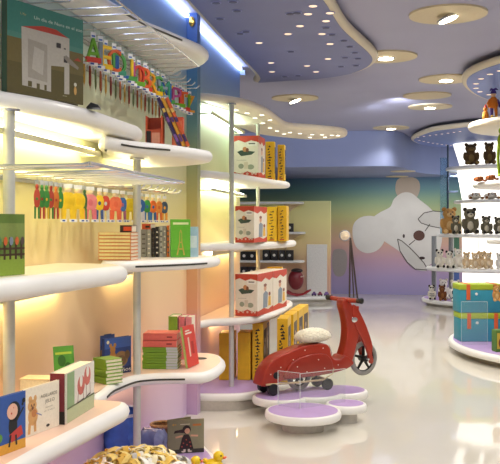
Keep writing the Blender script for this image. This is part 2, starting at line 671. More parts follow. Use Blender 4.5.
def tidy(lp, gap=.012):
    e = WX + .004
    lp = [Vector((max(p.x, e), p.y)) for p in lp]
    out = []
    for p in lp:
        corner = abs(p.x - e) < 1e-6
        if out and (p - out[-1]).length < gap:
            if corner and abs(out[-1].x - e) > 1e-6:
                out[-1] = p
            continue
        out.append(p)
    if (out[0] - out[-1]).length < gap:
        out.pop(0 if abs(out[-1].x - e) < 1e-6 else -1)
    return out


def edge_strip(loop, i0, i1, z, h, out=.0025):
    """a thin groove strip following the rim"""
    t = MB(mat('#3b382f', .5))
    if area(loop) < 0:
        loop = loop[::-1]
    N = len(loop)
    a, b = [], []
    for i in range(i0, i1):
        d = (loop[(i + 1) % N] - loop[i - 1]).normalized()
        q = loop[i % N] + Vector((d.y, -d.x)) * out
        q2 = loop[i % N] - Vector((d.y, -d.x)) * .01
        a.append(q)
        b.append(q2)
    t.prism_z(a + b[::-1], z - h / 2, z + h / 2)
    return t


def nearest(loop, p):
    return min(range(len(loop)), key=lambda i: (loop[i] - Vector(p[:2])).length)


def shelf(root, loop, z0, z1, top=None, tube=None, slot=None, tube_m=TUBE, name='shelf', inset=None, rim=WHITE):
    if area(loop) < 0:
        loop = loop[::-1]
    s = MB().rounded(loop, z0, z1, rim, top or TOPW, inset=inset, wall=WX + .004, bulge=.6 if inset else 1.0).build(name, root)
    if tube:
        y0, y1 = tube
        hm_ = MB(mat('#d6d2b4', .4))
        if z0 > 1.4:
            hm_.box(WX + .094, WX + .104, y0, y1, z0 - .088, z0 - .064).box(WX + .002, WX + .1, y0, y0 + .008, z0 - .086, z0 - .076).box(WX + .002, WX + .1, y1 - .008, y1, z0 - .086, z0 - .076)
        else:
            hm_.box(WX + .06, WX + .066, y0, y1, z0 - .05, z0 + .003)
        hm_.build('lamp_housing', s)
        if z0 > 1.4:
            MB(tube_m).box(WX + .05, WX + .078, y0 + .01, y1 - .01, z0 - .078, z0 - .052).build('light_tube', s)
        else:
            MB(tube_m).box(WX + .014, WX + .044, y0 + .01, y1 - .01, z0 - .042, z0 - .018).build('light_tube', s)
    if slot:
        i0, i1 = nearest(loop, slot[0]), nearest(loop, slot[1])
        if i0 > i1:
            i0, i1 = i1, i0
        edge_strip(loop, i0, i1 + 1, (z0 + z1) / 2, .009).build('price_slot', s)
    return s


def pole(root, p, z0, z1, r=.021):
    o = MB(POLE).lathe([(r, 0), (r, z1 - z0)], 20).build('pole', root, V3(p, z0))
    MB(CHROME).lathe([(r + .018, z1 - z0 - .012), (r + .018, z1 - z0 - .002)], 20).build('flange', o)
    return o


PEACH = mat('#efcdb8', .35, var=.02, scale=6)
PALE = mat('#efe6c8', .35, var=.02, scale=6)  # yellowish tint stands for wall light reflected on the shelf top
# --- unit A (nearest)
uA = thing('shelf_unit', 'nearest white cloud-edged shelving unit on the left wall', 'shelf unit', (0, 0, 0))
zA = {1: (1.83, 1.905), 2: (1.152, 1.23), 3: (.555, .63)}
A1 = shelf_loop([(-1.51, 2.2), (-1.5, 2.7), (-1.44, 2.93), (-1.37, 3.1), (-1.31, 3.3), (-1.285, 3.55), (-1.28, 3.8), (-1.275, 4.0), (-1.275, 4.12), (-1.31, 4.24), (-1.4, 4.33)], near=2.15, far=4.38)
A2 = shelf_loop([(-1.33, 1.9), (-1.27, 2.2), (-1.245, 2.5), (-1.215, 2.75), (-1.19, 3.0), (-1.17, 3.25), (-1.15, 3.42), (-1.15, 3.52), (-1.2, 3.62), (-1.3, 3.69), (-1.42, 3.72)], near=1.9, far=3.73)
A3 = shelf_loop([(-1.27, 1.9), (-1.24, 2.2)] + [pz(u, v, .63) for u, v in [(17, 464), (49, 446), (87, 426.5), (110, 414.5), (124, 407.5), (129, 404)]] + [(-1.18, 3.60), (-1.3, 3.63)], near=1.9, far=3.63)
shelf(uA, A1, 1.83, 1.905, tube=(2.3, 4.0))
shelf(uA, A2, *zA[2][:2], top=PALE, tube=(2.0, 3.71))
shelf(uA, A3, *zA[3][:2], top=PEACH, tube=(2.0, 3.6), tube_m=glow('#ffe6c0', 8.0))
P1 = pd(9, 3.12)
pole(uA, P1, .1265, 1.83, .022)

# --- unit B (second)
uB = thing('shelf_unit', 'second white shelving unit on the left wall, with dark grooves in its rims', 'shelf unit', (0, 0, 0))
zB = {0: (2.43, 2.495), 1: (1.755, 1.82), 2: (1.175, 1.23), 3: (.57, .63)}
k1 = [pz(u, v, 1.755) for u, v in [(101, 147), (112, 151), (130, 154), (150, 155.5), (170, 156.5), (185, 158.2), (194, 159.5)]]
B1 = shelf_loop([(-1.47, 4.14), (-1.42, 3.90), (-1.36, 3.76), (-1.315, 3.76), (-1.295, 3.9), (-1.26, 4.03), (-1.2, 4.13)] + k1[4:] + [(-1.02, 4.62), (-1.09, 4.78), (-1.25, 4.93), (-1.42, 5.0)], near=4.3, far=5.02)
b0 = [pz(u, v, 2.43) for u, v in [(96, 3), (110, 11.5), (125, 20), (145, 31), (165, 39), (182, 46), (197, 52)]]
B0 = shelf_loop([(-1.47, 3.7)] + b0 + [pz(u, v, 2.43) for u, v in [(205, 56), (209, 61), (204, 66), (194, 69.5), (182, 71.5)]], near=3.6, far=5.7)
k2 = [pz(u, v, 1.23) for u, v in [(98, 261.5), (108, 261), (125, 260), (145, 259.5), (165, 259), (185, 258.6), (198, 258.4)]]
B2 = shelf_loop([(-1.44, 3.98), (-1.40, 3.90), (-1.33, 3.90), (-1.24, 3.98), (-1.15, 4.1), (-1.05, 4.25), (-.99, 4.42), (-.97, 4.58), (-1.0, 4.72), (-1.08, 4.81), (-1.24, 4.88), (-1.4, 4.9)], near=4.3, far=4.92)
k3 = [pz(u, v, .63) for u, v in [(97, 396), (103, 390), (114, 383), (135, 376.5), (150, 374.5), (165, 373.8), (185, 373.6), (204, 373), (217, 369), (225.5, 361.5), (222, 355.5), (212, 352.6), (195, 351.5)]]
B3 = shelf_loop([(-1.50, 4.02), (-1.46, 3.82), (-1.40, 3.70), (-1.35, 3.69), (-1.34, 3.78), (-1.355, 3.9), (-1.355, 4.0)] + k3[3:], near=4.25, far=5.3)
shelf(uB, B0, *zB[0], slot=(b0[2], b0[-2]), top=WHITE)
shelf(uB, B1, *zB[1], tube=(4.35, 4.95), slot=((-1.3, 3.88), k1[4]))
shelf(uB, B2, *zB[2], tube=(4.35, 4.85), slot=((-1.26, 3.96), (-.995, 4.4)))
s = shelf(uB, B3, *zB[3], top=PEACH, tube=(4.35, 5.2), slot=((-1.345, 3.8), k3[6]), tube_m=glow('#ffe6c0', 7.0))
MB(DARK).lathe([(.04, 0), (.04, .002)], 24).build('cable_hole', s, V3(pz(200, 358.5, .63), .6295))
P2 = px(137, -1.34)
pole(uB, P2, .1265, 1.755, .02)

# --- floor plinth under units A and B
base_top = LILAC
uP = thing('plinth', 'low lilac-topped plinth on the floor beneath the near shelves', 'plinth', (0, 0, 0))
PL = smooth_loop([(-1.0, 2.2), (-.93, 3.0), (-.88, 3.6), (-.87, 4.1), (-.91, 4.38), (-1.0, 4.62), (-1.1, 4.82), (-1.25, 5.1), (-1.4, 5.3), (WX + .004, 5.35, True), (WX + .004, 2.0, True), (-1.05, 2.0, True)], 6)
MB().rounded(tidy(PL), .065, .125, WHITE, LILAC, inset=.012, wall=WX + .004, bulge=.6).build('top', uP)
MB(mat('#cfc9c2', .5)).prism_z([Vector((max(WX + .004, p.x - .08), p.y)) for p in PL], 0, .07).build('base', uP)

# --- unit C (third, beyond the fin)
uC = thing('shelf_unit', 'third shelving unit beyond the fin, topped by a spotted cloud canopy', 'shelf unit', (0, 0, 0))
c0 = [pz(u, v, 2.37) for u, v in [(197, 99.7), (210, 100.5), (224, 102), (238, 104), (251, 107), (268, 114), (278, 121), (285, 126), (292, 128.2), (302, 129), (316, 130), (332, 131.5), (343, 132.7), (347.5, 135), (343, 138.2), (319, 139.8), (292, 138.5), (258, 134.4)]]
C0 = shelf_loop(c0, near=6.27, far=8.28)
s = shelf(uC, C0, 2.37, 2.43, tube=(6.55, 8.0), tube_m=TUBEW, rim=CREAM)
for u, v in [(236, 110), (247, 113), (255, 118), (263, 123), (270, 128), (277, 131), (290, 132.5), (300, 133.5), (312, 134.5), (322, 134.8), (332, 135.2), (338, 135.6), (284, 134), (270, 120), (262, 115), (310, 137.3), (325, 137.2)]:
    MB(glow('#fffbe8', 2.0)).lathe([(.02, 0), (.02, .004)], 14).build('spotlight', s, V3(pz(u, v, 2.37), 2.3665))
c1 = [pz(u, v, 1.765) for u, v in [(199.6, 176.3), (221, 179.2), (238, 182), (250, 184.5), (262, 187), (274, 188.3)]]
C1 = shelf_loop([(-1.46, 6.28), (-1.38, 6.42), (-1.29, 6.65), (-1.22, 7.0), (-1.17, 7.3), (-1.12, 7.6), (-1.06, 7.85), (-1.03, 8.04), (-1.045, 8.2), (-1.16, 8.27), (-1.4, 8.285)], near=6.26, far=8.295)
shelf(uC, C1, 1.765, 1.825, tube=(6.55, 8.1), tube_m=TUBEW)
c2 = [pz(u, v, 1.265) for u, v in [(198, 245.6), (215, 245), (229, 244.6), (242, 244.4), (255, 244), (276, 242.4), (290, 241.3)]]
C2 = shelf_loop([(-1.46, 6.28), (-1.38, 6.42), (-1.25, 6.62), (-1.12, 6.95), (-1.03, 7.3), (-.97, 7.7), (-.95, 7.95), (-.97, 8.1), (-1.04, 8.2), (-1.2, 8.27), (-1.4, 8.285)], near=6.26, far=8.295)
shelf(uC, C2, 1.205, 1.265, tube=(6.75, 8.1))
c3 = [pz(u, v, .68) for u, v in [(197, 320), (212, 319.4), (229, 318.5), (242, 317.8), (255, 316.5), (266, 314.5), (276, 311.6), (285, 307.5), (291, 303.5)]]
C3 = shelf_loop([(-1.47, 6.27)] + c3[1:] + [(-1.0, 8.12), (-1.06, 8.23), (-1.25, 8.28), (-1.4, 8.29)], near=6.27, far=8.295)
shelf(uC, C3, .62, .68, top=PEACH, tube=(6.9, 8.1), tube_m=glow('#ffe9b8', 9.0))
c4 = [pz(u, v, .13) for u, v in [(199, 394), (215, 394.3), (235, 394), (251, 392.5)]]
C4 = shelf_loop([(-1.47, 6.26)] + c4[1:] + [(-.93, 6.66), (-.84, 7.0), (-.83, 7.6), (-.84, 8.05), (-1.0, 8.26), (-1.4, 8.29)], near=6.26, far=8.295)
shelf(uC, C4, .07, .13, top=LILAC, inset=.012, name='base_shelf')
MB(mat('#b9b2a8', .5)).prism_z([Vector((max(WX + .004, p.x - .05), p.y)) for p in C4], 0, .075).build('base', uC)
P3 = pd(231.5, 6.72)
P4 = pd(258, 8.05)
pole(uC, P3, .13, 2.37, .02)
pole(uC, P4, .13, 2.37, .018)
# ================================================================== BOOKS


class Art:
    """print on a cover, in fractions of its width and height"""

    def __init__(s, mb, w, h):
        s.m, s.w, s.h, s.y = mb, w, h, -.0004

    def c(s, hexc):
        s.m.mat(mat(hexc, .45, var=.05, scale=90))
        s.y -= .00022
        return s

    def rect(s, x0, x1, z0, z1):
        s.m.rect(x0 * s.w, x1 * s.w, z0 * s.h, z1 * s.h, s.y)
        return s

    def poly(s, pts):
        s.m.flat([(x * s.w, z * s.h) for x, z in pts], s.y)
        return s

    def dot(s, x, z, rx, rz=None):
        s.m.dot(x * s.w, z * s.h, rx * s.w, (rz if rz else rx * s.w / s.h) * s.h, s.y)
        return s

    def line(s, p, q, wd):
        s.m.line((p[0] * s.w, p[1] * s.h), (q[0] * s.w, q[1] * s.h), wd * s.w, s.y)
        return s

    def text(s, t, x, z, size, width=None):
        s.m.text(t, size * s.h, x * s.w, z * s.h, s.y, width=width * s.w if width else None)
        return s


def frame_of(p1, p2):
    d = Vector((p2[0] - p1[0], p2[1] - p1[1]))
    return d.length, math.atan2(d.y, d.x)


def book(label, loc, rotz, w, h, t, cover, art=None, spine=None, group=None, lean=0, roll=0, back=None, cat='book', soft=False):
    """upright book: front cover at local -y, spine on the left"""
    c = .0025 if not soft else .001
    m = MB(mat(cover, .42, var=.05, scale=60))
    m.box(0, w, 0, c, 0, h)
    if back:
        m.mat(mat(back, .45))
    m.box(0, w, t - c, t, 0, h)
    m.mat(mat(spine or cover, .45, var=.05, scale=60)).box(0, c, 0, t, 0, h)
    if art:
        art(Art(m, w, h))
    o = m.build('book', None, loc, rotz, label=label, cat=cat, group=group, sharp=30)
    if lean or roll:
        o.rotation_euler = (-lean, roll, rotz)
    MB(PAGES).box(c, w - .004, c, t - c, .004, h - .004).build('page_block', o)
    return o


def flat_book(label, loc, rotz, w, d, t, cover, group=None, stripe=None, pages_front=False, cat='book', art=None):
    """book lying flat: spine (or pages) along the front"""
    c = .0022
    m = MB(mat(cover, .42, var=.05, scale=60))
    m.box(0, w, 0, d, 0, c).box(0, w, 0, d, t - c, t)
    if not pages_front:
        m.box(0, w, 0, c, 0, t)
    else:
        m.box(0, w, d - c, d, 0, t)
    if art:
        art(Art(m, w, t))
    if stripe:
        m.mat(mat(stripe, .45))
        m.rect(w * .68, w, 0.0008, t - .0008, -.0006)
    o = m.build('book', None, loc, rotz, label=label, cat=cat, group=group, sharp=30)
    a, b = (c, d - .003) if not pages_front else (.003, d - c)
    MB(PAGES).box(.003, w - .003, a, b, c, t - c).build('page_block', o)
    return o


# --- on the top near shelf: the big book with the elephant house
def art_nora(a):
    a.c('#3f8276').rect(0, 1, .60, 1)
    a.c('#4f8a7c').rect(0, 1, .60, .66)
    a.c('#6d6238').rect(0, 1, .3, .60)
    a.c('#5d5530').rect(0, 1, 0, .34)
    a.c('#b23c2c').poly([(.17, .735), (.45, .80), (.62, .80), (.80, .735)])
    a.c('#b9b5ab').poly([(.18, .10), (.55, .085), (.55, .38), (.73, .40), (.73, .09), (.80, .095), (.80, .74), (.17, .735)])
    a.c('#a39d92').poly([(.25, .2), (.5, .18), (.5, .6), (.25, .62)])
    a.c('#b9b5ab').poly([(.30, .3), (.44, .25), (.46, .52), (.33, .55)])
    a.c('#5d5530').rect(.25, .30, .10, .16).rect(.36, .40, .09, .15).rect(.46, .49, .09, .15)
    a.c('#3a3636').rect(.62, .68, .60, .655).rect(.72, .75, .60, .615).rect(.72, .77, .45, .52)
    a.c('#8b857b').poly([(.72, .50), (.80, .44), (.92, .40), (.93, .43), (.82, .5), (.75, .54)])
    a.c('#a8442e').poly([(.86, .50), (.92, .54), (.97, .50)])
    a.c('#caa05a').dot(.88, .15, .02, .05)
    a.c('#d8d8c8').dot(.88, .22, .02)
    a.c('#c9b46a').text('L. Mar', .15, .86, .035)
    a.c('#cfe0d6').text('Un día de Nora en el zoo', .32, .85, .052, .66)
    a.c('#cfc9a8').text('editorial', .70, .06, .02)


p1, p2 = pd(7, 3.2), pd(83, 3.56)
w_, r_ = frame_of(p1, p2)
book('large teal picture book with a grey elephant-shaped house, on the top near shelf', V3(p1, 1.906), r_, w_, .355, .03, '#5d5530', art_nora, spine='#39544a')
o = MB(mat('#1c1c1e', .3)).prism([(0, 0), (.06, 0), (.05, .012), (.02, .022)], 0, .07, .003)
o.build('leaflet_holder', None, V3(pd(86, 3.62), 1.906), .3, label='small black holder lying right of the big elephant book', cat='holder')
flat_book('dark brown book lying behind the big elephant book at the frame edge', V3(pd(-14, 3.30), 1.906), .25, .12, .1, .07, '#5d4a34', pages_front=True)


# --- middle near shelf: garden-fence picture book
def art_fence(a):
    a.c('#5f7a34').rect(0, 1, .0, 1)
    a.c('#7d8f4a').rect(0, 1, .55, .85)
    a.c('#86a03a').poly([(0, 0), (1, 0), (1, .25), (.8, .33), (.55, .36), (.3, .30), (0, .22)])
    a.c('#4b3526')
    for k in range(8):
        x = .06 + k * .12
        a.rect(x, x + .045, .26, .52 + .05 * (k % 3))
    a.rect(0, 1, .42, .455).rect(0, 1, .32, .355)
    for k, cc in enumerate(['#c9a52e', '#c9622e', '#d9b23a', '#4f7a4f', '#c9622e', '#7f8a9a', '#cf6a3a', '#5c4c48']):
        a.c(cc).dot(.1 + k * .12, .56, .04, .07)


p1, p2 = pd(-24, 2.74), pd(24.5, 2.98)
w_, r_ = frame_of(p1, p2)
book('green picture book of a garden fence, standing on the middle near shelf', V3(p1, 1.231), r_, w_, .21, .02, '#5f7a34', art_fence)


# --- lower near shelf
def art_blue(a):
    a.c('#2f57a4').rect(0, 1, .17, 1)
    a.c('#e0a53a').rect(0, 1, 0, .17)
    a.c('#14161c').dot(.64, .70, .2, .17)
    a.dot(.62, .45, .13, .2)
    a.c('#e9b9a0').dot(.60, .70, .16, .14)
    a.c('#c33a34').poly([(.5, .30), (.86, .42), (.92, .25), (.58, .16)])
    a.c('#14161c').line((.7, .5), (.93, .72), .04).line((.55, .3), (.5, .1), .05).line((.7, .28), (.72, .1), .05)
    a.dot(.94, .84, .05).dot(.9, .78, .03)
    a.c('#5f9a3c').dot(.2, .30, .11, .08)
    a.c('#c33a34').dot(.57, .67, .02).dot(.63, .76, .012)


p1, p2 = pz(-9, 460, .63), pz(25.4, 447, .63)
w_, r_ = frame_of(p1, p2)
book('blue picture book with a black-haired child holding a red book', V3(p1, .631), r_, w_, .196, .012, '#2f57a4', art_blue)


def art_cat(a):
    a.c('#efe6d2').rect(0, 1, 0, 1)
    a.c('#dba86a').dot(.25, .62, .12, .13).dot(.27, .40, .13, .2).dot(.2, .76, .05, .07).dot(.33, .76, .04, .07)
    a.poly([(.15, .28), (.22, .28), (.2, .04), (.13, .04)]).poly([(.28, .28), (.36, .28), (.36, .06), (.3, .06)])
    a.c('#7c5238').dot(.23, .63, .02).dot(.3, .63, .02).dot(.26, .57, .03)
    a.c('#c27f4a').dot(.3, .45, .07, .08)
    a.c('#8d8ab0').line((.36, .44), (.50, .36), .02)
    a.c('#6d6558').text('AGILLARDS', .47, .72, .10, .46)
    a.text('JELLO', .60, .59, .10, .26)
    a.c('#948b7c').text('Ilustrado', .60, .48, .045, .2)
    a.text('por la autora', .56, .41, .045, .3)
    a.c('#2c2826').dot(.67, .10, .05, .03)


p1, p2 = pz(21, 440.2, .63), pz(57.8, 426.3, .63)
p1 = p1 + Vector((0, .012))
p2 = p2 + Vector((0, .012))
w_, r_ = frame_of(p1, p2)
book('cream picture book with an orange cat on its cover, beside the blue one', V3(p1, .631), r_, w_, .176, .01, '#efe6d2', art_cat)


def art_thick(a):
    a.c('#e6e2d6').rect(.06, 1, .28, 1)
    a.c('#8aa878').rect(.06, .30, .28, .98)
    a.c('#b9c49a').rect(.06, 1, .0, .28)
    a.c('#5d6b45').line((.06, .28), (1, .30), .02)
    a.c('#e3dfd4').rect(.33, .95, .32, .97)
    a.c('#c9665a').dot(.52, .62, .13, .2).dot(.74, .75, .12, .2)
    a.c('#e3dfd4').dot(.52, .72, .05, .14).dot(.75, .84, .05, .12)
    a.c('#8d4a42').line((.40, .30), (.43, .55), .015).line((.60, .32), (.58, .55), .015).line((.70, .35), (.70, .6), .015).line((.84, .36), (.83, .6), .015)
    a.c('#4a4038').poly([(.4, .27), (.62, .30), (.6, .33), (.42, .30)])
    a.poly([(.68, .31), (.85, .34), (.84, .37), (.70, .34)])


p1, p2 = pz(65, 425, .63), pz(94, 407, .63)
w_, r_ = frame_of(p1, p2)
bk = book('thick book with a burgundy spine and pale illustrated cover, standing on the lower shelf', V3(p1, .631), r_, w_, .197, .062, '#d9d5c6', art_thick, spine='#7a2a38')
MB(mat('#23201f', .5)).box(-.001, -.0002, .002, .060, .0, .05).build('spine_band', bk)
for k, (cc, hh, dx, rz, nm) in enumerate([('#e2a08a', .042, 0, .1, 'pink'), ('#f0e2b0', .04, .004, .18, 'cream'), ('#e9c25a', .036, .012, .05, 'yellow'), ('#e9d2a8', .042, .006, .22, 'buff')]):
    z = .631 + sum([.042, .04, .036, .042][:k])
    flat_book('%s book lying in the low pile behind the cat book, %s from the bottom' % (nm, ORD[k]), V3(pd(17, 3.37), z + .0006 * k) + Vector((dx, dx, 0)), rz * .35, .125, .10, hh, cc, pages_front=k != 2, group='pile behind the cat book')


def art_leaf(a):
    a.c('#4f9a3a').rect(0, 1, 0, 1)
    a.c('#2f6a2a').dot(.4, .75, .2, .1).dot(.7, .6, .2, .12)
    a.c('#a8c94a').rect(.1, .9, .86, .9)


p1 = pd(56, 3.62)
book('green book leaning on the wall behind the thick burgundy one', V3(p1, .638), .34, .085, .245, .03, '#4f9a3a', art_leaf, spine='#8cc24a', lean=.1, roll=-.06)


# --- lower shelf of the second unit
def seven(k):
    return ORD[k]


p1, p2, p3 = pz(94, 382, .63), pz(106.5, 385, .63), pz(117, 376, .63)
for k in range(7):
    jit = random.uniform(-.004, .004)
    w_, r_ = frame_of(p1, p2)
    flat_book('green-spined book, short pile left of the post, %s from the bottom' % ORD[k], V3(p1, .631 + k * .0172) + Vector((jit, jit, 0)), r_ + .0, w_ + .0, .098, .0168, '#7ea832', group='short green pile')


def art_dream(t):
    def f(a):
        a.c('#27407f').rect(0, 1, 0, 1)
        a.c('#3c5ca4').rect(0, 1, .72, 1)
        a.c('#b07a3c').dot(.3, .45, .13, .2).dot(.3, .68, .1, .1).dot(.22, .80, .05, .06).dot(.38, .80, .05, .06)
        a.c('#8b6a48').dot(.62, .40, .26, .22)
        a.c('#6d5238').dot(.62, .36, .18, .14).dot(.85, .5, .1, .12)
        a.c('#1d2c5c').rect(0, 1, 0, .18)
        a.c('#e6d9a8').dot(.12, .9, .05)
        if t:
            a.c('#e9e4d2').text('sueños', .30, .05, .15, .68)
    return f


p1, p2 = pd(104.5, 4.345), pd(131.0, 4.49)
w_, r_ = frame_of(p1, p2)
book('dark blue picture book lettered sueños with a bear, left of the post', V3(p1, .631), r_, w_, .19, .02, '#27407f', art_dream(True))
p1, p2 = pd(86.5, 4.40), pd(114.5, 4.58)
w_, r_ = frame_of(p1, p2)
book('dark blue bear book half hidden behind the one lettered sueños', V3(p1, .631), r_, w_, .188, .025, '#27407f', art_dream(False))

p1 = pz(142.5, 369, .63)
for k in range(8):
    flat_book('green book with pale spine end, right of the post, %s from the bottom' % ORD[k], V3(p1, .631 + k * .0146) + Vector((random.uniform(-.003, .003), random.uniform(0, .006), 0)), TH * .6, .190, .15, .0143,
              '#79a32e', stripe='#b9c0c4', group='green pile right of the post')


def art_sp(a):
    a.c('#8d2f30').rect(.7, .86, .35, .6)


for k in range(2):
    flat_book('coral red book lying on the tall green pile, %s one' % ['lower', 'upper'][k], V3(p1, .631 + 8 * .0146 + k * .037) + Vector((.002 * k, .004, 0)), TH * .6 + .01 * k, .184, .15, .036, '#d9665c', group='coral books on the green pile', art=art_sp)


def art_red(a):
    a.c('#d9483c').rect(0, 1, 0, 1)
    a.c('#e8c9b4').rect(.3, .42, .25, .72)
    a.c('#efe0d0').rect(.15, .7, .8, .84).rect(.15, .55, .87, .9)
    a.c('#b03028').rect(.55, .75, .3, .6)


p1, p2 = pz(188, 369.0, .63), pz(199, 364.3, .63)
w_, r_ = frame_of(p1, p2)
book('red book leaning against the green and coral pile', V3(p1, .634), r_, w_, .222, .014, '#d9483c', art_red, spine='#b9d07a', lean=.15)
for k, (u, cc, nm, wd) in enumerate([(168.5, '#86b23a', 'lime green book standing upright behind the coral books', .052), (178.5, '#e5808c', 'pink book standing upright beside the lime green one', .036), (185.5, '#e9929c', 'rightmost pink book standing behind the leaning red book', .036)]):
    m = book(nm, V3(pd(u, 4.88 + .02 * k), .631), .08, wd, .25 - .004 * k, .15, cc, soft=True, group=None)

# --- middle shelf of the second unit
p1 = pd(98.5, 4.20)
for k in range(8):
    flat_book('orange-spined book in the middle-shelf pile, %s from the bottom' % ORD[k], V3(p1, 1.231 + k * .0172), .02, .165, .13, .0168, '#d9763a' if k % 2 == 0 else '#d98a4a', pages_front=False, stripe=None,
              group='orange pile on the middle shelf', art=lambda a: a.c('#e9d79a').rect(.02, .98, .3, .98))
flat_book('black and orange book on top of the orange pile', V3(pd(120, 4.26), 1.231 + 8 * .0172), .05, .06, .1, .035, '#2a2220', art=lambda a: a.c('#d4552f').rect(.3, 1, .2, .8))
specs = [(141, '#8f908a', .030, .15, 'grey'), (147, '#a6a69c', .022, .15, 'light grey'), (151.5, '#2a2524', .020, .16, 'black'), (155.5, '#241f1f', .018, .165, 'black'), (159.5, '#b9b7ae', .018, .17, 'white patterned'), (163, '#9c9a92', .018, .17, 'grey patterned'), (166.8, '#d9762f', .015, .172, 'orange')]
for k, (u, cc, wd, hh, nm) in enumerate(specs):
    def art_spine(a, cc=cc, k=k):
        for j in range(5):
            a.c('#e6e0d0' if k % 2 else '#54504a').rect(.2, .8, .12 + j * .17, .17 + j * .17)
    book('%s spine in the row right of the post, %s from the post' % (nm, ORD[k]), V3(pd(u, 4.62 + .002 * k), 1.231), .04, wd, hh, .12, cc, art_spine, soft=True, group='row of spines on the middle shelf')
flat_book('orange red book lying on the grey spines beside the post', V3(pd(142, 4.64), 1.231 + .1505), .04, .048, .11, .03, '#d4552f', art=lambda a: a.c('#2a2220').rect(.4, .9, .3, .7))


def art_tower(a):
    a.c('#62b02e').rect(0, 1, 0, 1)
    a.c('#57a02a').rect(0, 1, 0, .2)
    a.c('#b9a24a').poly([(.28, .06), (.36, .06), (.46, .40), (.46, .62), (.5, .70), (.54, .62), (.54, .40), (.64, .06), (.72, .06), (.58, .40), (.56, .66), (.5, .74), (.44, .66), (.42, .40)])
    a.rect(.36, .64, .2, .24).rect(.42, .58, .38, .41)
    a.c('#d9e6a8').rect(.1, .9, .86, .92)


p1, p2 = pd(171, 4.56), pd(190.3, 4.60)
w_, r_ = frame_of(p1, p2)
book('bright green book with a yellow tower on the cover, end of the middle shelf', V3(p1, 1.231), r_, w_, .205, .018, '#62b02e', art_tower)
book('pale blue book standing behind the bright green tower book', V3(pd(189.5, 4.66), 1.231), .15, .045, .165, .05, '#a9cbe0', lambda a: a.c('#dbe9ef').rect(.1, .9, .3, .7), soft=True)

# --- upper shelf of the second unit
bx = MB(mat('#cf5a34', .5))
w0, h0, d0 = .085, .165, .10
bx.box(0, w0, .0, .003, 0, h0 * .55).box(0, .003, 0, d0, 0, h0).box(w0 - .003, w0, 0, d0, 0, h0).box(0, w0, d0 - .003, d0, 0, h0).box(0, w0, 0, d0, 0, .003)
bx.mat(mat('#2a2220', .5)).rect(.005, w0 * .35, .01, h0 * .5, -.0006)
bx.mat(mat('#e3a080', .5)).rect(w0 * .4, w0 * .9, .02, h0 * .45, -.0006)
bx.build('magazine_box', None, V3(pd(145.5, 4.52), 1.822), .1, label='open orange box on the upper shelf holding thin magazines', cat='box')
for k, (cc, nm) in enumerate([('#3b2b5e', 'purple'), ('#e0a12c', 'yellow'), ('#d9622f', 'orange')]):
    def art_m(a, k=k):
        a.c(['#8a5fb0', '#6a3a7a', '#3b2b5e'][k]).rect(.1, .9, .1, .25).rect(.1, .9, .5, .6)
        a.c('#e9c86a').rect(.1, .9, .7, .78)
    o = book('%s magazine leaning steeply to the left on the upper shelf' % nm, V3(pd(178.5 + k * 4.2, 4.56), 1.824), .25, .018, .285, .15, cc, art_m, soft=True, group=None, cat='magazine', roll=-.42)
book('orange red book standing upright behind the leaning magazines', V3(pd(172, 4.86), 1.822), .05, .065, .2, .03, '#d9573a', lambda a: a.c('#e07a55').rect(.1, .9, .1, .9))

# ================================================================== RACKS WITH HANGING TOYS


def rack(label, z, x_back, x_front, y0, y1, yf0, yf1, step, r=.0045, avoid=()):
    R = thing('hook_rack', label, 'rack', (WX, y0, z))
    MB(STEEL).box(0, .012, 0, y1 - y0, -.018, .018).box(.012, .02, 0, y1 - y0, -.004, .004).build('back_bar', R)
    MB(CHROME).tube([(x_front - WX, yf0 - y0, .006), (x_front - WX, yf1 - y0, .006)], r + .001, 8).build('front_rail', R)
    y = y0 + .04
    k = 0
    while y < y1 - .02:
        if any(abs(y - q) < .035 for q in avoid):
            y += .045
            continue
        inrail = yf0 - .01 < y < yf1 + .01
        xe = (x_front if inrail else x_back + .09) - WX
        pts = [(.01, y - y0, 0), (xe - .02, y - y0, .002), (xe, y - y0, .006)] if inrail else [(.01, y - y0, 0), (xe - .02, y - y0, .0), (xe - .005, y - y0, .012), (xe, y - y0, .022)]
        MB(CHROME).tube(pts, r, 6).build('prong', R)
        y += step
        k += 1
    return R


XL = -1.412
RU = rack('upper wire rack of prongs carrying the hanging wooden letters', 2.33, XL, -1.15, 3.3, 5.62, 3.36, 4.85, .125, .0035)
RL = rack('lower wire rack of long prongs carrying the jointed wooden figures', 1.60, -1.40, -1.0, 2.62, 5.12, 2.66, 3.9, .125, .0065, (P1.y, P2.y))
RT = rack('short wire rack behind the wooden letters carrying thin pencils', 2.20, -1.46, -1.475, 3.6, 5.55, 3.6, 5.5, .098, .003)

letters = 'AIECDLJIOBSRGEMNKPITUZ'
lcol = ['#6fae2a', '#8c9aa6', '#f0c713', '#e2632a', '#4fa04a', '#2f62b0', '#d8402f', '#e7a21f', '#3d9a7a', '#b04a8a']
lname = {'#6fae2a': 'lime green', '#8c9aa6': 'grey', '#f0c713': 'yellow', '#e2632a': 'orange', '#4fa04a': 'green', '#2f62b0': 'blue', '#d8402f': 'red', '#e7a21f': 'amber', '#3d9a7a': 'teal', '#b04a8a': 'magenta'}
y = 3.3 + .04 + 5 * .088
hook_me = MB(CHROME).tube([(0, 0, 0), (0, 0, -.012), (.003, 0, -.02)], .0012, 5).mesh('hook')
card_me = MB(mat('#eef0f2', .5)).box(-.014, .014, -.0006, .0006, -.05, -.022).mat(mat('#3f6fc0', .5)).rect(-.01, .01, -.044, -.036, -.0009).mesh('header_card')
bag_me = MB(BAG).box(-.05, .05, -.012, .012, -.185, -.05).mesh('clear_bag')
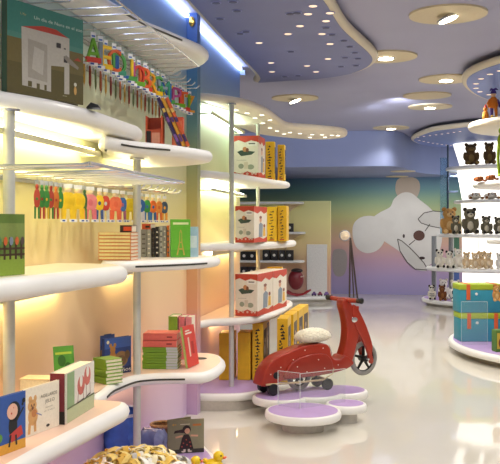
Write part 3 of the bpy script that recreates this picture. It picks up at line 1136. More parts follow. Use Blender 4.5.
foot_me = MB(mat('#f2f2f4', .5)).box(-.022, .022, -.006, .006, -.178, -.162).mat(mat('#3558a8', .5)).rect(-.02, .0, -.175, -.166, -.0065).mesh('base_card')
seq = 0
for k, ch in enumerate(letters):
    yy = y + k * .0845
    if yy > 5.56:
        break
    c1 = lcol[(k * 7) % 10] if k else '#6fae2a'
    if k == 1: c1 = '#8c9aa6'
    if k == 2: c1 = '#f0c713'
    if k == 3: c1 = '#e2632a'
    if k == 4: c1 = '#4fa04a'
    c2 = lcol[(k * 3 + 6) % 10]
    vs, fs, wd = text_mesh(ch)
    zs = [v.y for v in vs]
    xs = [v.x for v in vs]
    H = .112
    sc = H / (max(zs) - min(zs))
    xm = (max(xs) + min(xs)) / 2
    m = MB(mat(c1, .4, var=.05))
    n = len(vs)
    kx = sc * min(1.15, .085 / max(.03, (max(xs) - min(xs)) * sc))
    P = [((v.x - xm) * kx, -.006, (v.y - min(zs)) * sc - .162) for v in vs]
    Q = [(p[0], .006, p[2]) for p in P]
    m.add(P + Q, [f for f in fs] + [tuple(n + i for i in f[::-1]) for f in fs])
    ec = {}
    for f in fs:
        for i in range(len(f)):
            e = (f[i], f[(i + 1) % len(f)])
            ec[tuple(sorted(e))] = ec.get(tuple(sorted(e)), 0) + 1
    m.cur = m.cur
    for f in fs:
        for i in range(len(f)):
            a, b2 = f[i], f[(i + 1) % len(f)]
            if ec[tuple(sorted((a, b2)))] == 1:
                m.add([P[a], P[b2], Q[b2], Q[a]], [(0, 1, 2, 3)])
    rz = random.uniform(.85, 1.2)
    o = m.build('wooden_letter', None, (XL + .006 + random.uniform(.0, .03), yy, 2.326), rz, sharp=30,
                label='%s wooden letter %s on the upper rack, %s from the near end' % (lname[c1], ch, ORD[k]), cat='letter', group='wooden letters on the upper rack')
    if k % 2 == 0:
        MB(mat(c2, .4)).box(-.04, .04, -.0075, .0075, -.164, -.14).build('wheel_base', o)
    use(hook_me, 'hook', o)
    use(card_me, 'header_card', o)
    use(foot_me, 'base_card', o, (0, 0, 0))
# thin pencils behind the letters
pc = ['#b07a3c', '#8b3a2a', '#c9a24a', '#4a3a2e', '#a85a2e', '#6d7a4a']
pm = {}
PN = {'#b07a3c': 'tan', '#8b3a2a': 'dark red', '#c9a24a': 'ochre', '#4a3a2e': 'dark brown', '#a85a2e': 'rust', '#6d7a4a': 'olive'}
for k in range(38):
    cc = pc[(k * 5) % 6]
    if cc not in pm:
        pm[cc] = (MB(mat(cc, .5)).lathe([(.002, -.125), (.0055, -.108), (.0055, -.03), (.004, -.026)], 8).mat(mat('#e8d9b8', .5)).lathe([(.0005, -.14), (.003, -.125)], 8).mesh('pencil'))
    o = use(pm[cc], 'pencil', None, (-1.478 + .008 * (k % 3), 3.64 + k * .0505 + .003 * (k % 2), 2.197), .5, label='thin %s pencil behind the letters, %s %s one from the near end' % (PN[cc], ORD[k // 6], PN[cc]), cat='pencil', group='pencils behind the letters')
    MB(mat('#eef0f2', .5)).box(-.008, .008, -.0008, .0008, -.04, -.018).build('price_tag', o)
    use(hook_me, 'hook', o)

# jointed figures on the lower rack
fig = [(37, '#b0402e', '#3c7a34', 'slim'), (42, '#3f8a3a', '#b0402e', 'slim'), (46.5, '#3f8a3a', '#d9b02c', 'slim'), (51, '#b0402e', '#3c7a34', 'slim'), (56, '#c9742c', '#b0402e', 'slim'), (60.5, '#3f8a3a', '#e0b82c', 'slim'),
       (68, '#f0c81e', '#f0c81e', 'wide'), (78, '#f2cc24', '#eec21c', 'wide'), (84.5, '#3c6a3a', '#4a7a44', 'slim'), (90.2, '#e98a8e', '#e2757e', 'wide'), (99.5, '#e8c21e', '#3a568f', 'mid'), (105.5, '#cf4434', '#cfcfca', 'mid'), (115.5, '#ee7a52', '#e86a45', 'wide'),
       (122.5, '#3a70b8', '#b06a86', 'mid'), (130.5, '#ecd01f', '#e2c41c', 'wide'), (139.5, '#2e66b4', '#d8d8e0', 'wide'), (147, '#3f9a48', '#3c78b8', 'mid'), (153, '#e2722e', '#3d6aa8', 'mid'), (159, '#d98a3c', '#c9642c', 'mid'), (164.5, '#4a5c74', '#e2a13c', 'mid')]
cn = {'slim': 'slim', 'wide': 'broad', 'mid': 'small'}
cname = lambda h: {'#b0402e': 'red', '#3f8a3a': 'green', '#c9742c': 'orange', '#f0c81e': 'yellow', '#f2cc24': 'yellow', '#3c6a3a': 'dark green', '#e98a8e': 'pink', '#e8c21e': 'yellow', '#cf4434': 'red', '#ee7a52': 'coral',
                   '#3a70b8': 'blue', '#ecd01f': 'lemon', '#2e66b4': 'blue', '#3f9a48': 'green', '#e2722e': 'orange', '#d98a3c': 'tan', '#4a5c74': 'slate', '#3c7a34': 'green', '#d9b02c': 'yellow', '#e0b82c': 'yellow', '#eec21c': 'yellow',
                   '#4a7a44': 'green', '#e2757e': 'pink', '#3a568f': 'blue', '#cfcfca': 'grey', '#e86a45': 'coral', '#b06a86': 'mauve', '#e2c41c': 'lemon', '#d8d8e0': 'white', '#3c78b8': 'blue', '#3d6aa8': 'blue', '#c9642c': 'rust', '#e2a13c': 'amber'}[h]
XF = -1.40
for k, (u, c1, c2, kd) in enumerate(fig):
    q = px(u, XF)
    wd = {'slim': .012, 'mid': .02, 'wide': .031}[kd]
    D = dep(q)
    top = EYE + (226 - (179 + (u - 35) * .115)) / F * D
    bot = EYE + (226 - (225.5 - (u - 35) * .02)) / F * D
    h = min(top - .0, 1.60) - bot
    m = MB(mat(c1, .45, var=.08))
    # torso and arms in one body
    lp = smooth_loop([(-wd * .5, -h * .30), (-wd, -h * .42), (-wd * .9, -h * .60), (-wd * .5, -h * .68), (wd * .5, -h * .68), (wd * .9, -h * .60), (wd, -h * .42), (wd * .5, -h * .30)], 4)
    m.prism([(p.x, p.y) for p in lp], -.006, .006, .002)
    m.mat(mat(c2, .45)).dot(0, -h * .5, wd * .35, wd * .5, -.0066)
    face = thing
    o = m.build('jointed_figure', None, V3(q, 1.598), .42 + .25 * ((k * 37) % 5) / 5, label='%s %s jointed figure with %s legs, %s from left on the lower rack' % (cn[kd], cname(c1), cname(c2), ORD[k]), cat='wooden figure', group='jointed figures on the lower rack')
    hm = MB(mat('#e8cfa4' if kd != 'slim' else c1, .5)).ball((0, 0, -h * .245), (wd * .55, .009, h * .065), 12, 8)
    hm.build('head', o)
    for s in (-1, 1):
        lm = MB(mat(c2, .45, var=.08)).prism([(s * wd * .55 - wd * .36, -h * .66), (s * wd * .55 + wd * .36, -h * .66), (s * wd * .62 + wd * .30, -h * .93), (s * wd * .62 - wd * .30, -h * .93)], -.005, .005)
        lm.build('leg', o)
        if kd != 'slim':
            MB(mat('#f0f0f2', .5)).box(s * wd * .62 - wd * .42, s * wd * .62 + wd * .42, -.012, .006, -h * 1.0, -h * .93).mat(mat('#2f55a4', .5)).rect(s * wd * .62 - wd * .2, s * wd * .62 + wd * .2, -h * .985, -h * .95, -.0125).build('shoe', o)
    MB(mat('#f1f3f4', .5) if kd != 'slim' else mat('#b9bfc4', .4)).box(-wd * .6, wd * .6, -.0006, .0006, -h * .19, -h * .09).build('header_card', o)
    MB(CHROME).tube([(0, 0, .0), (0, 0, -h * .06), (.002, 0, -h * .10)], .0014, 5).build('hook', o)
    MB(CHROME).tube([(WX - XF + .015, 0, .004), (-.02, 0, .004), (.0, 0, .003)], .0025, 5)

# ================================================================== GAME BOXES ON THE THIRD UNIT


def picture_box(label, loc, rotz, w, d, h, group):
    """white box with red wavy bands, a boat picture on the front and figures on the side"""
    m = MB(mat('#e9e2d2', .5, var=.04))
    m.rbox(0, w, 0, d, 0, h, .004, 1)
    red = mat('#c8452f', .5, var=.08)
    y = -.0008
    m.mat(red)
    m.flat([(0, h), (0, h * .86), (w * .2, h * .90), (w * .45, h * .84), (w * .7, h * .89), (w, h * .84), (w, h)], y)
    m.flat([(0, 0), (w, 0), (w, h * .13), (w * .8, h * .10), (w * .55, h * .16), (w * .3, h * .10), (0, h * .15)], y)
    m.mat(mat('#3d5244', .5)).flat([(w * .14, h * .62), (w * .3, h * .52), (w * .72, h * .55), (w * .86, h * .62), (w * .6, h * .64), (w * .3, h * .66)], y - .0003)
    m.mat(mat('#c98a5a', .5)).dot(w * .45, h * .68, w * .09, h * .06, y - .0005)
    m.mat(mat('#7a4a34', .5)).dot(w * .55, h * .66, w * .06, h * .05, y - .0006)
    m.mat(mat('#f3efe6', .5)).rect(w * .55, w * .92, h * .76, h * .86, y - .0007)
    m.mat(mat('#4a4440', .5)).rect(w * .6, w * .86, h * .80, h * .825, y - .0009).rect(w * .12, w * .5, h * .42, h * .425, y - .0004)
    m.mat(mat('#9aa08a', .5)).dot(w * .3, h * .28, w * .11, h * .06, y - .0005).dot(w * .68, h * .26, w * .14, h * .06, y - .0005)
    m.mat(mat('#d8cdb8', .5)).rect(w * .42, w * .58, h * .22, h * .38, y - .0006)
    for q in (.15, .35, .55, .75, .88):
        m.mat(mat('#d9b2a0', .5)).dot(w * q, h * .1, w * .05, h * .03, y - .0008)
    # right-hand side
    T = m.T
    m.T = Matrix.Translation((w, 0, 0)) @ Matrix.Rotation(PI / 2, 4, 'Z')
    m.mat(red)
    m.flat([(0, h), (0, h * .84), (d * .25, h * .80), (d * .5, h * .88), (d * .75, h * .80), (d, h * .86), (d, h)], y)
    m.flat([(0, 0), (d, 0), (d, h * .15), (d * .7, h * .09), (d * .4, h * .15), (0, h * .11)], y)
    m.mat(mat('#8796a4', .5)).flat([(d * .34, h * .15), (d * .62, h * .15), (d * .66, h * .5), (d * .5, h * .56), (d * .36, h * .5)], y - .0003)
    m.mat(mat('#d8a684', .5)).dot(d * .48, h * .63, d * .09, h * .075, y - .0004)
    m.mat(mat('#e0b23a', .5)).flat([(d * .68, h * .17), (d * .86, h * .17), (d * .84, h * .4), (d * .70, h * .4)], y - .0003)
    m.mat(mat('#8a4a34', .5)).dot(d * .48, h * .70, d * .1, h * .04, y - .0006).dot(d * .77, h * .46, d * .07, h * .05, y - .0006)
    m.T = T
    return m.build('game_box', None, loc, rotz, label=label, cat='box', group=group)


def yellow_box(label, loc, rotz, w, d, h, group=None, window=True, marks=True, side_window=True):
    m = MB(mat('#e2b51c', .45, var=.06, scale=25))
    m.rbox(0, w, 0, d, 0, h, .003, 1)
    bl = mat('#2a2118', .5)
    rnd = random.Random(hash(label) % 1000 if False else len(label) * 7 + int(w * 1000))
    if marks:
        m.mat(bl)
        n = max(6, int(h / .03))
        for k in range(n):
            z = h * (.08 + .84 * k / n)
            x0 = w * rnd.uniform(.2, .4)
            m.rect(x0, x0 + w * rnd.uniform(.15, .4), z, z + h * .022, -.0006)
            m.dot(x0 + w * rnd.uniform(.05, .3), z + h * .03, w * .07, h * .012, -.0007)
        m.mat(mat('#b0302a', .5)).rect(w * .25, w * .75, h * .03, h * .06, -.0008)
    o = m.build('toy_box', None, loc, rotz, label=label, cat='box', group=group)
    if side_window:
        s = MB(mat('#3a2a22', .5, var=.2, scale=12))
        s.T = Matrix.Translation((w, 0, 0)) @ Matrix.Rotation(PI / 2, 4, 'Z')
        s.box(d * .14, d * .86, -.0012, .001, h * .18, h * .86)
        s.mat(mat('#8f6a5a', .3)).dot(d * .4, h * .5, d * .12, h * .12, -.002)
        s.mat(mat('#c9a08a', .3)).dot(d * .45, h * .66, d * .07, h * .05, -.0022)
        s.build('window', o)
    return o


# bottom shelf (standing on the lilac base)
yellow_box('plain yellow box at the left of the base shelf, behind the post', V3(pd(219, 7.0), .132), .06, .117, .22, .385, marks=False, side_window=False)
yellow_box('plain yellow box right of the post on the base shelf', V3(pd(237.5, 7.0), .132), .06, .108, .22, .39, marks=False, side_window=False)
yellow_box('lettered yellow window box under the shelf, third from the left', V3(pd(252.3, 6.98), .132), .05, .088, .34, .47)
yellow_box('lettered yellow window box in the second row, tucked behind the third one', V3(pd(256.5, 7.46), .132), .05, .085, .3, .47)
G = 'row of yellow boxes behind the scooter'
for k in range(4):
    q = pd(277, 6.9) + Vector((.0 + .004 * k, .345 * k))
    yellow_box('tall yellow window box behind the scooter, %s of the row' % ['nearest', 'second', 'third', 'farthest'][k], V3(q, .132), .04 - .03 * k, .088, .315, .515, G)
# third shelf
b_ = pd(235.3, 6.80)
picture_box('white and red game box on the lower shelf, nearest of two', V3(b_, .682), -.12, .185, .46, .335, 'white and red boxes on the lower shelf')
picture_box('white and red game box directly behind the nearest one on the lower shelf', V3(b_ + Vector((.057, .468)), .682), -.12, .185, .46, .335, 'white and red boxes on the lower shelf')
yellow_box('yellow box at the back end of the lower shelf', V3(pd(267, 7.94), .682), .05, .14, .1, .335)
# second shelf
picture_box('white and red game box alone on the middle shelf of the third unit', V3(pd(235.3, 6.82), 1.267), -.09, .157, .42, .292, None)
yellow_box('lettered yellow box standing behind the white box on the middle shelf', V3(pd(267.2, 7.36), 1.267), .06, .080, .26, .30, 'yellow boxes on the middle shelf', side_window=False)
yellow_box('yellow box at the right end of the middle shelf', V3(pd(277.6, 7.42), 1.267), .05, .078, .26, .31, 'yellow boxes on the middle shelf', side_window=False)
# top shelf
picture_box('white and red game box on the top shelf of the third unit', V3(pd(233.6, 7.58), 1.827), -.03, .228, .3, .375, None)
yellow_box('tall yellow box turned slightly, beside the white box on the top shelf', V3(pd(265.4, 7.92), 1.827), .05, .085, .1, .36)
yellow_box('narrow yellow box at the right end of the top shelf', V3(pd(277.5, 7.96), 1.827), .05, .066, .12, .335)
# ================================================================== BASKET, DUCKS AND THINGS ON THE NEAR PLINTH
bc = pd(136, 3.66)
R = thing('basket', 'red round basket on the near plinth, brimming with yellow ribbons', 'basket', V3(bc, .127))
m = MB(mat('#b5403a', .5, var=.15, scale=60))
m.lathe([(.18, 0), (.215, .06), (.24, .13), (.26, .20), (.27, .205), (.268, .215), (.25, .21), (.23, .13), (.205, .06), (.17, .012)], 40)
m.build('bowl', R)
m = MB(mat('#c85048', .5))
for z, r in [(.05, .211), (.1, .229), (.15, .246)]:
    m.tube([(r * math.cos(2 * PI * k / 36), r * math.sin(2 * PI * k / 36), z) for k in range(36)], .006, 6, closed=True)
m.build('bands', R)
rng = random.Random(3)
m = MB()
rib = [mat('#ecd078', .6, var=.12, scale=40), mat('#f3e8c0', .6, var=.1, scale=40), mat('#e3bb55', .6, var=.12, scale=40), mat('#c6c4c0', .5), mat('#f4f1e8', .6)]
for k in range(270):
    a, rr = rng.uniform(0, 2 * PI), .212 * math.sqrt(rng.random())
    c0_ = Vector((rr * math.cos(a), rr * math.sin(a), .19 + .065 * (1 - (rr / .24) ** 2) + rng.uniform(-.02, .02)))
    m.mat(rib[min(4, int(rng.random() ** 1.1 * 5))])
    yaw, tl, R_ = rng.uniform(0, 2 * PI), rng.uniform(-.5, .5), rng.uniform(.026, .052)
    M = Matrix.Translation(c0_) @ Matrix.Rotation(yaw, 4, 'Z') @ Matrix.Rotation(tl, 4, 'X')
    m.T = M
    w2 = rng.uniform(.008, .015)
    n = 9
    a0, a1 = rng.uniform(-.3, .4), rng.uniform(2.2, 4.0)
    vs = []
    for i in range(n):
        g = a0 + (a1 - a0) * i / (n - 1)
        wob = .012 * math.sin(i * .9)
        for s, q in ((-1, R_), (1, R_), (1, R_ - .004), (-1, R_ - .004)):
            vs.append((q * math.cos(g), s * w2 + wob, q * math.sin(g)))
    fs = []
    for i in range(n - 1):
        for j in range(4):
            fs.append((i * 4 + j, i * 4 + (j + 1) % 4, i * 4 + 4 + (j + 1) % 4, i * 4 + 4 + j))
    fs += [(0, 1, 2, 3), (n * 4 - 1, n * 4 - 2, n * 4 - 3, n * 4 - 4)]
    m.add(vs, fs)
m.T = Matrix()
o = m.build('curled_ribbons', None, V3(bc, .127), label='heap of curled yellow and cream ribbons filling the red basket', cat='ribbons', kind='stuff')


def pillow(m, w, d, h, seed, crumple=.018):
    rn = random.Random(seed)
    bm = bmesh.new()
    bmesh.ops.create_cube(bm, size=1)
    bmesh.ops.subdivide_edges(bm, edges=bm.edges[:], cuts=5, use_grid_fill=True)
    for v in bm.verts:
        p = v.co * 2
        k = 1 - .22 * (abs(p.x) ** 4 * abs(p.z) ** 2 + abs(p.y) ** 2 * .5)
        v.co = Vector((p.x * w / 2 * k, p.y * d / 2 * (1 - .45 * max(abs(p.x), abs(p.z)) ** 4), (p.z + 1) * h / 2))
        if v.co.z > .002:
            v.co += Vector((rn.uniform(-1, 1), rn.uniform(-1, 1), rn.uniform(-.6, .3))) * crumple * .6
    m.bm(bm)


m = MB(mat('#3d66c0', .28, var=.2, scale=14))
pillow(m, .19, .12, .31, 1)
o = m.build('carrier_bag', None, V3(pd(121.5, 4.55), .127), .1, label='crumpled blue carrier bag on the plinth left of the post', cat='bag', sharp=60)
MB(mat('#d8dce6', .4)).prism([(-.07, .235), (.075, .265), (.076, .28), (-.07, .253)], -.063, -.055).build('white_trim', o)
m = MB(mat('#7d83ae', .35, var=.15, scale=14))
pillow(m, .15, .12, .17, 5, .022)
o = m.build('carrier_bag', None, V3(pd(152, 4.62), .127), -.2, label='grey-blue crumpled bag right of the post, beside the girl book', cat='bag', sharp=60)
bk_ = thing('hamper', 'small brown wicker hamper behind the bags on the near plinth', 'basket', V3(pd(163, 5.02), .127))
m = MB(mat('#8b6a48', .7, var=.3, scale=90, bump=.5)).lathe([(.055, 0), (.068, .06), (.072, .10), (.064, .10), (.05, .01)], 24)
m.build('weave', bk_)
MB(mat('#a8845a', .7, var=.3, scale=90)).tube([(.07 * math.cos(2 * PI * k / 30), .07 * math.sin(2 * PI * k / 30), .102) for k in range(30)], .009, 8, closed=True).build('rim', bk_)


def art_girl(a):
    a.c('#8d8a6a').rect(0, 1, .12, 1)
    a.c('#3a3a30').rect(0, 1, 0, .12)
    a.c('#2a1c1c').poly([(.30, .12), (.70, .12), (.62, .45), (.56, .56), (.44, .56), (.38, .45)])
    a.c('#2a1c1c').dot(.51, .70, .12, .13).poly([(.42, .72), (.18, .68), (.15, .60), (.30, .62), (.42, .60)])
    a.c('#d8a684').dot(.53, .66, .075, .085).line((.62, .52), (.83, .50), .05).line((.40, .52), (.20, .48), .05)
    a.c('#b8503c')
    for p in [(.42, .3), (.52, .25), (.6, .32), (.5, .40), (.38, .2), (.62, .2)]:
        a.dot(p[0], p[1], .02)
    a.c('#e6d9c8').rect(.42, .48, .05, .12).rect(.54, .60, .05, .12).dot(.42, .05, .06, .025).dot(.6, .05, .06, .025)
    a.c('#c8a04a').dot(.14, .86, .03).dot(.20, .86, .02)
    a.c('#d8d2b4').rect(.33, .60, .85, .875)
    a.c('#c2793c').rect(.68, .92, .8, .86)


p1, p2 = pd(168.3, 4.74), pd(204, 4.79)
w_, r_ = frame_of(p1, p2)
bg = book('olive picture book of a girl in a dark dotted dress, standing half open', V3(p1, .127), r_, w_, .188, .008, '#8d8a6a', art_girl)
m = MB(mat('#8d8a6a', .45))
m.T = Matrix.Rotation(.35, 4, 'Z')
m.box(0, .15, .009, .013, 0, .19).build('back_cover', bg)


def duck(label, loc, rotz, k):
    b = MB(mat('#f2cf1f', .3, var=.03))
    b.ball((0, 0, .032), (.05, .038, .032), 18, 12)
    b.ball((.027, 0, .077), (.028, .027, .028), 18, 12)
    b.ball((-.045, 0, .05), (.016, .014, .014), 12, 8)
    b.lathe([(.022, .045), (.019, .06), (.018, .07)], 16, (.022, 0, 0))
    o = b.build('rubber_duck', None, loc, rotz, label=label, cat='duck', sharp=60)
    o.scale = (k, k, k)
    MB(mat('#e8622a', .35)).ball((.058, 0, .074), (.014, .013, .004), 12, 6).ball((.056, 0, .068), (.011, .011, .003), 12, 6).build('bill', o)
    for s in (-1, 1):
        MB(BLACK).ball((.045, s * .019, .085), .0045, 8, 6).build('eye', o)
        MB(mat('#f2cf1f', .3, var=.03)).ball((-.008, s * .035, .038), (.028, .008, .016), 12, 8).build('wing', o)
    return o


duck('yellow rubber duck with an orange bill at the plinth corner', V3(pd(213.5, 4.42), .127), TH - .2, 1.0)
duck('second rubber duck, half hidden among the ribbons left of the first', V3(pd(191, 4.33), .127), .6, .95)

# ================================================================== FLOWER PLATFORM AND SCOOTER
ZP = .13
fl = thing('display_platform', 'white flower-shaped platform with a lilac top beneath the red scooter', 'platform', (0, 0, 0))
lobes = [(pz(303, 410, ZP), .265), (pz(280, 395.5, ZP), .21), (pz(346, 403, ZP), .15), (pz(342, 389.5, ZP), .20), (pz(312, 392, ZP), .24)]
for k, (c, r) in enumerate(lobes):
    lp = [c + Vector((r * math.cos(2 * PI * i / 64), r * math.sin(2 * PI * i / 64))) for i in range(64)]
    MB().rounded(lp, ZP - .056, ZP + .0003 * k, WHITE, LILAC, inset=.01, bulge=.55).build('petal', fl)
    if k < 4:
        MB(mat('#cfc9c0', .5)).lathe([(r * .55, 0), (r * .55, ZP - .054)], 32, (c.x, c.y, 0)).build('pedestal', fl)

A = math.radians(28)
q0 = pz(297, 391, ZP)
d0 = dep(q0)
R0 = (297 - 250) / F * d0


def SP(u, v):
    r = (u - 250) / F
    s = (r * d0 - R0) / (math.cos(A) - r * math.sin(A))
    d = d0 + s * math.sin(A)
    return (s, EYE + (226 - v) / F * d - ZP - .002)


RED = mat('#a02a14', .35, var=.05, scale=12, coat=.3)
RED2 = mat('#962612', .35, var=.05, scale=12, coat=.3)
SC = thing('balance_scooter', 'red wooden toy scooter with a fluffy cream seat on the flower platform', 'scooter', V3(q0, ZP + .002), TH + A)
cow = [(257.5, 385), (258, 380), (260.5, 370.5), (265.5, 362.5), (273, 356), (283, 351.5), (292, 347.8), (300, 345), (308, 343.6), (316, 342.6), (322, 343.2), (325.3, 347), (326.5, 353), (329, 358), (335, 358.6), (340, 354),
       (349, 361), (345, 366), (337, 369.5), (325, 372.5), (313, 374.5), (297, 376.5), (281, 378.5), (268, 384)]
pts = [SP(*p) for p in cow]
lp = [(p.x, p.y) for p in smooth_loop(pts, 3)]
MB(RED).prism(lp, -.072, .072, .018).build('body', SC, sharp=50)
sid = [SP(*p) for p in [(279, 377), (282, 367), (290, 358.5), (303, 353.5), (317, 352), (324, 356), (327, 364), (324, 371.5), (300, 375.5)]]
lp = [(p.x, p.y) for p in smooth_loop(sid, 4)]
for s in (-1, 1):
    y0, y1 = sorted((s * .068, s * .092))
    MB(RED2).prism(lp, y0, y1, .010).build('side_cowl', SC, sharp=50)
st = MB(mat('#e9d9c4', .4))
for p in [(287, 358), (300, 349), (300.5, 370), (318, 366.5), (276, 366), (333, 363.5), (291, 365), (312, 358), (318, 347), (266, 373)]:
    x, z = SP(*p)
    st.T = Matrix.Translation((x, -.0935 if 279 < p[0] < 327 and p[1] > 353 else -.0725, z)) @ Matrix.Rotation(PI / 2, 4, 'X')
    st.lathe([(.0045, 0), (.0045, .002)], 10)
st.build('rivets', SC)
tl = MB(BLACK)
x, z = SP(271.5, 374)
tl.T = Matrix.Translation((x, -.073, z)) @ Matrix.Rotation(PI / 2, 4, 'X')
tl.lathe([(.026, -.004), (.026, .004), (.02, .007)], 20)
tl.build('side_reflector', SC)
shd = [SP(*p) for p in [(339, 356), (342, 346), (343.6, 336), (343.8, 326), (342.2, 315), (339.5, 305), (340.5, 299.5), (345, 298.5), (348.5, 304), (353, 312), (356.5, 321), (356.5, 332), (353.5, 344), (350, 358), (345, 365), (338, 365)]]
lp = [(p.x, p.y) for p in smooth_loop(shd, 3)]
MB(RED).prism(lp, -.052, .052, .014).build('leg_shield', SC, sharp=50)
# steering assembly, turned a little further to the left
ax = SP(350, 310)[0]
STEER = Matrix.Translation((ax, 0, 0)) @ Matrix.Rotation(math.radians(5), 4, 'Z') @ Matrix.Translation((-ax, 0, 0))
fk = [SP(*p) for p in [(349, 304), (354, 309), (360, 320), (365, 332), (369, 345), (368.6, 354), (370.2, 361), (366.4, 362.5), (363.4, 351), (358, 339), (352, 328), (348, 316)]]
lp = [(p.x, p.y) for p in smooth_loop(fk, 3)]
m = MB(RED)
m.T = STEER
m.prism(lp, -.062, -.040, .006).prism(lp, .040, .062, .006)
m.box(SP(352, 310)[0] - .03, SP(352, 310)[0] + .03, -.05, .05, SP(352, 324)[1], SP(352, 306)[1])
m.build('fork', SC, sharp=50)
hx, hz = SP(344, 300)
m = MB(RED)
m.T = STEER
m.rbox(hx - .03, hx + .035, -.045, .045, hz - .028, hz + .022, .012, 2)
m.tube([(hx, -.17, hz + .006), (hx + .006, -.04, hz), (hx + .006, .04, hz), (hx, .17, hz + .006)], [.016, .02, .02, .016], 12)
hb = m.build('handlebar', SC, sharp=50)
for s in (-1, 1):
    m = MB(BLACK)
    m.T = STEER
    m.tube([(hx, s * .165, hz + .006), (hx - .002, s * .21, hz + .008)], .021, 14)
    m.T = STEER @ Matrix.Translation((hx - .002, s * .216, hz + .008))
    m.ball((0, -s * .006, 0), (.024, .010, .024), 14, 8)
    m.build('grip', hb)
x, z = SP(350, 319)
m = MB(CHROME)
m.T = STEER @ Matrix.Translation((x, -.052, z)) @ Matrix.Rotation(PI / 2, 4, 'X')
m.lathe([(.03, 0), (.03, .008), (.02, .013)], 20, sx=1.0, sy=.75)
m.build('badge', SC)


def wheel(nm, cx, cz, Ro, T, y=0, hub=True):
    m = MB(mat('#8d8c88', .7, var=.08))
    n = 40
    m.T = T
    m.tube([(cx + (Ro - .019) * math.cos(2 * PI * k / n), y, cz + (Ro - .019) * math.sin(2 * PI * k / n)) for k in range(n)], .019, 12, closed=True)
    w = m.build(nm, SC)
    m = MB(BLACK)
    m.T = T
    ri = Ro - .036
    m.tube([(cx + ri * math.cos(2 * PI * k / n), y, cz + ri * math.sin(2 * PI * k / n)) for k in range(n)], .008, 8, closed=True)
    for k in range(5):
        g = 2 * PI * k / 5 + .3
        m.tube([(cx + .02 * math.cos(g), y, cz + .02 * math.sin(g)), (cx + ri * math.cos(g), y, cz + ri * math.sin(g))], [.013, .009], 8)
    m.build('spokes', w)
    m = MB(BLACK)
    m.T = T @ Matrix.Translation((cx, y, cz)) @ Matrix.Rotation(PI / 2, 4, 'X')
    m.lathe([(.024, -.04), (.026, -.03), (.026, .03), (.024, .04)], 16)
    m.mat(CHROME).lathe([(.009, .04), (.009, .066)], 10).lathe([(.009, -.066), (.009, -.04)], 10)
    m.build('hub', w)
    return w


wx, wz = SP(364.3, 358.5)
wheel('front_wheel', wx, wz, .138, STEER)
rx_, rz_ = SP(299, 381)
wheel('rear_wheel', rx_, .1055, .104, Matrix())
# fluffy seat
sx_, sz_ = SP(312.5, 336.5)
bm = bmesh.new()
bmesh.ops.create_icosphere(bm, subdivisions=5, radius=1)
rn = random.Random(4)
for v in bm.verts:
    p = v.co.copy()
    f = 1 + rn.uniform(-.06, .07)
    zz = p.z * (.07 if p.z > 0 else .04)
    v.co = Vector((sx_ + p.x * .155 * f, p.y * .09 * f, sz_ - .004 + zz * f + .012 * p.x * 0))
m = MB(mat('#efe8d2', .95, var=.12, scale=60, bump=.6))
m.bm(bm)
m.build('seat', SC, sharp=180)
MB(CHROME).tube([(SP(323, 344)[0], -.03, SP(323, 344)[1]), (SP(326, 345)[0] + .01, -.03, SP(326, 345)[1]), (SP(328.5, 352)[0] + .01, -.03, SP(328, 352)[1]), (SP(329, 357)[0], -.03, SP(329, 357)[1])], .004, 8).build('seat_clip', SC)
# trestle with black rollers that carries the scooter
TR = MB(mat('#c9b48e', .5))
z1 = SP(297, 383)[1]
for s in (-1, 1):
    TR.tube([(SP(262, 387)[0], s * .075, .085), (SP(290, 384)[0], s * .078, .08), (SP(322, 378)[0], s * .075, .08)], .008, 8)
TR.tube([(SP(262, 387)[0], -.08, .085), (SP(262, 387)[0], .08, .085)], .008, 8)
TR.tube([(SP(322, 378)[0], -.08, .08), (SP(322, 378)[0], .08, .08)], .008, 8)
TR.tube([(SP(318, 378)[0], -.08, .085), (SP(327, 372)[0], -.08, .12), (SP(328, 366)[0], -.08, .165)], .005, 8)
tr = TR.build('trestle', SC)
for u in (268, 322):
    for s in (-1, 1):
        m = MB(BLACK)
        m.T = Matrix.Translation((SP(u, 388)[0], s * .075, .045)) @ Matrix.Rotation(PI / 2, 4, 'X')
        m.lathe([(.03, -.022), (.044, -.016), (.044, .016), (.03, .022)], 18)
        m.build('roller', tr)

# clear guard in front of the scooter
G1, G2, G3 = pz(278, 406, ZP), pz(300, 409, ZP), pz(345.5, 402.5, ZP)
gd = thing('acrylic_guard', 'clear acrylic guard panels standing in front of the scooter', 'guard', V3(G2, ZP + .003))
for a, b2, hh in ((G1, G2, .245), (G2, G3, .24)):
    w_, r_ = frame_of(a, b2)
    m = MB(ACRYL)
    m.T = Matrix.Translation((a.x - G2.x, a.y - G2.y, 0)) @ Matrix.Rotation(r_, 4, 'Z')
    m.box(.002, w_ - .002, -.002, .002, 0, hh).build('panel', gd)
    m = MB(mat('#dfe6e4', .15))
    m.T = Matrix.Translation((a.x - G2.x, a.y - G2.y, 0)) @ Matrix.Rotation(r_, 4, 'Z')
    m.box(0, w_, -.0026, .0026, hh, hh + .0025).box(-.001, .0015, -.0026, .0026, 0, hh).build('edge', gd)

# ================================================================== BACK LEFT: SHELVES ON THE PARTITION


def py(u, Y):
    r = (u - 250) / F
    return pd(u, Y / (r * ST + CT))


def zat(v, d):
    return EYE + (226 - v) / F * d


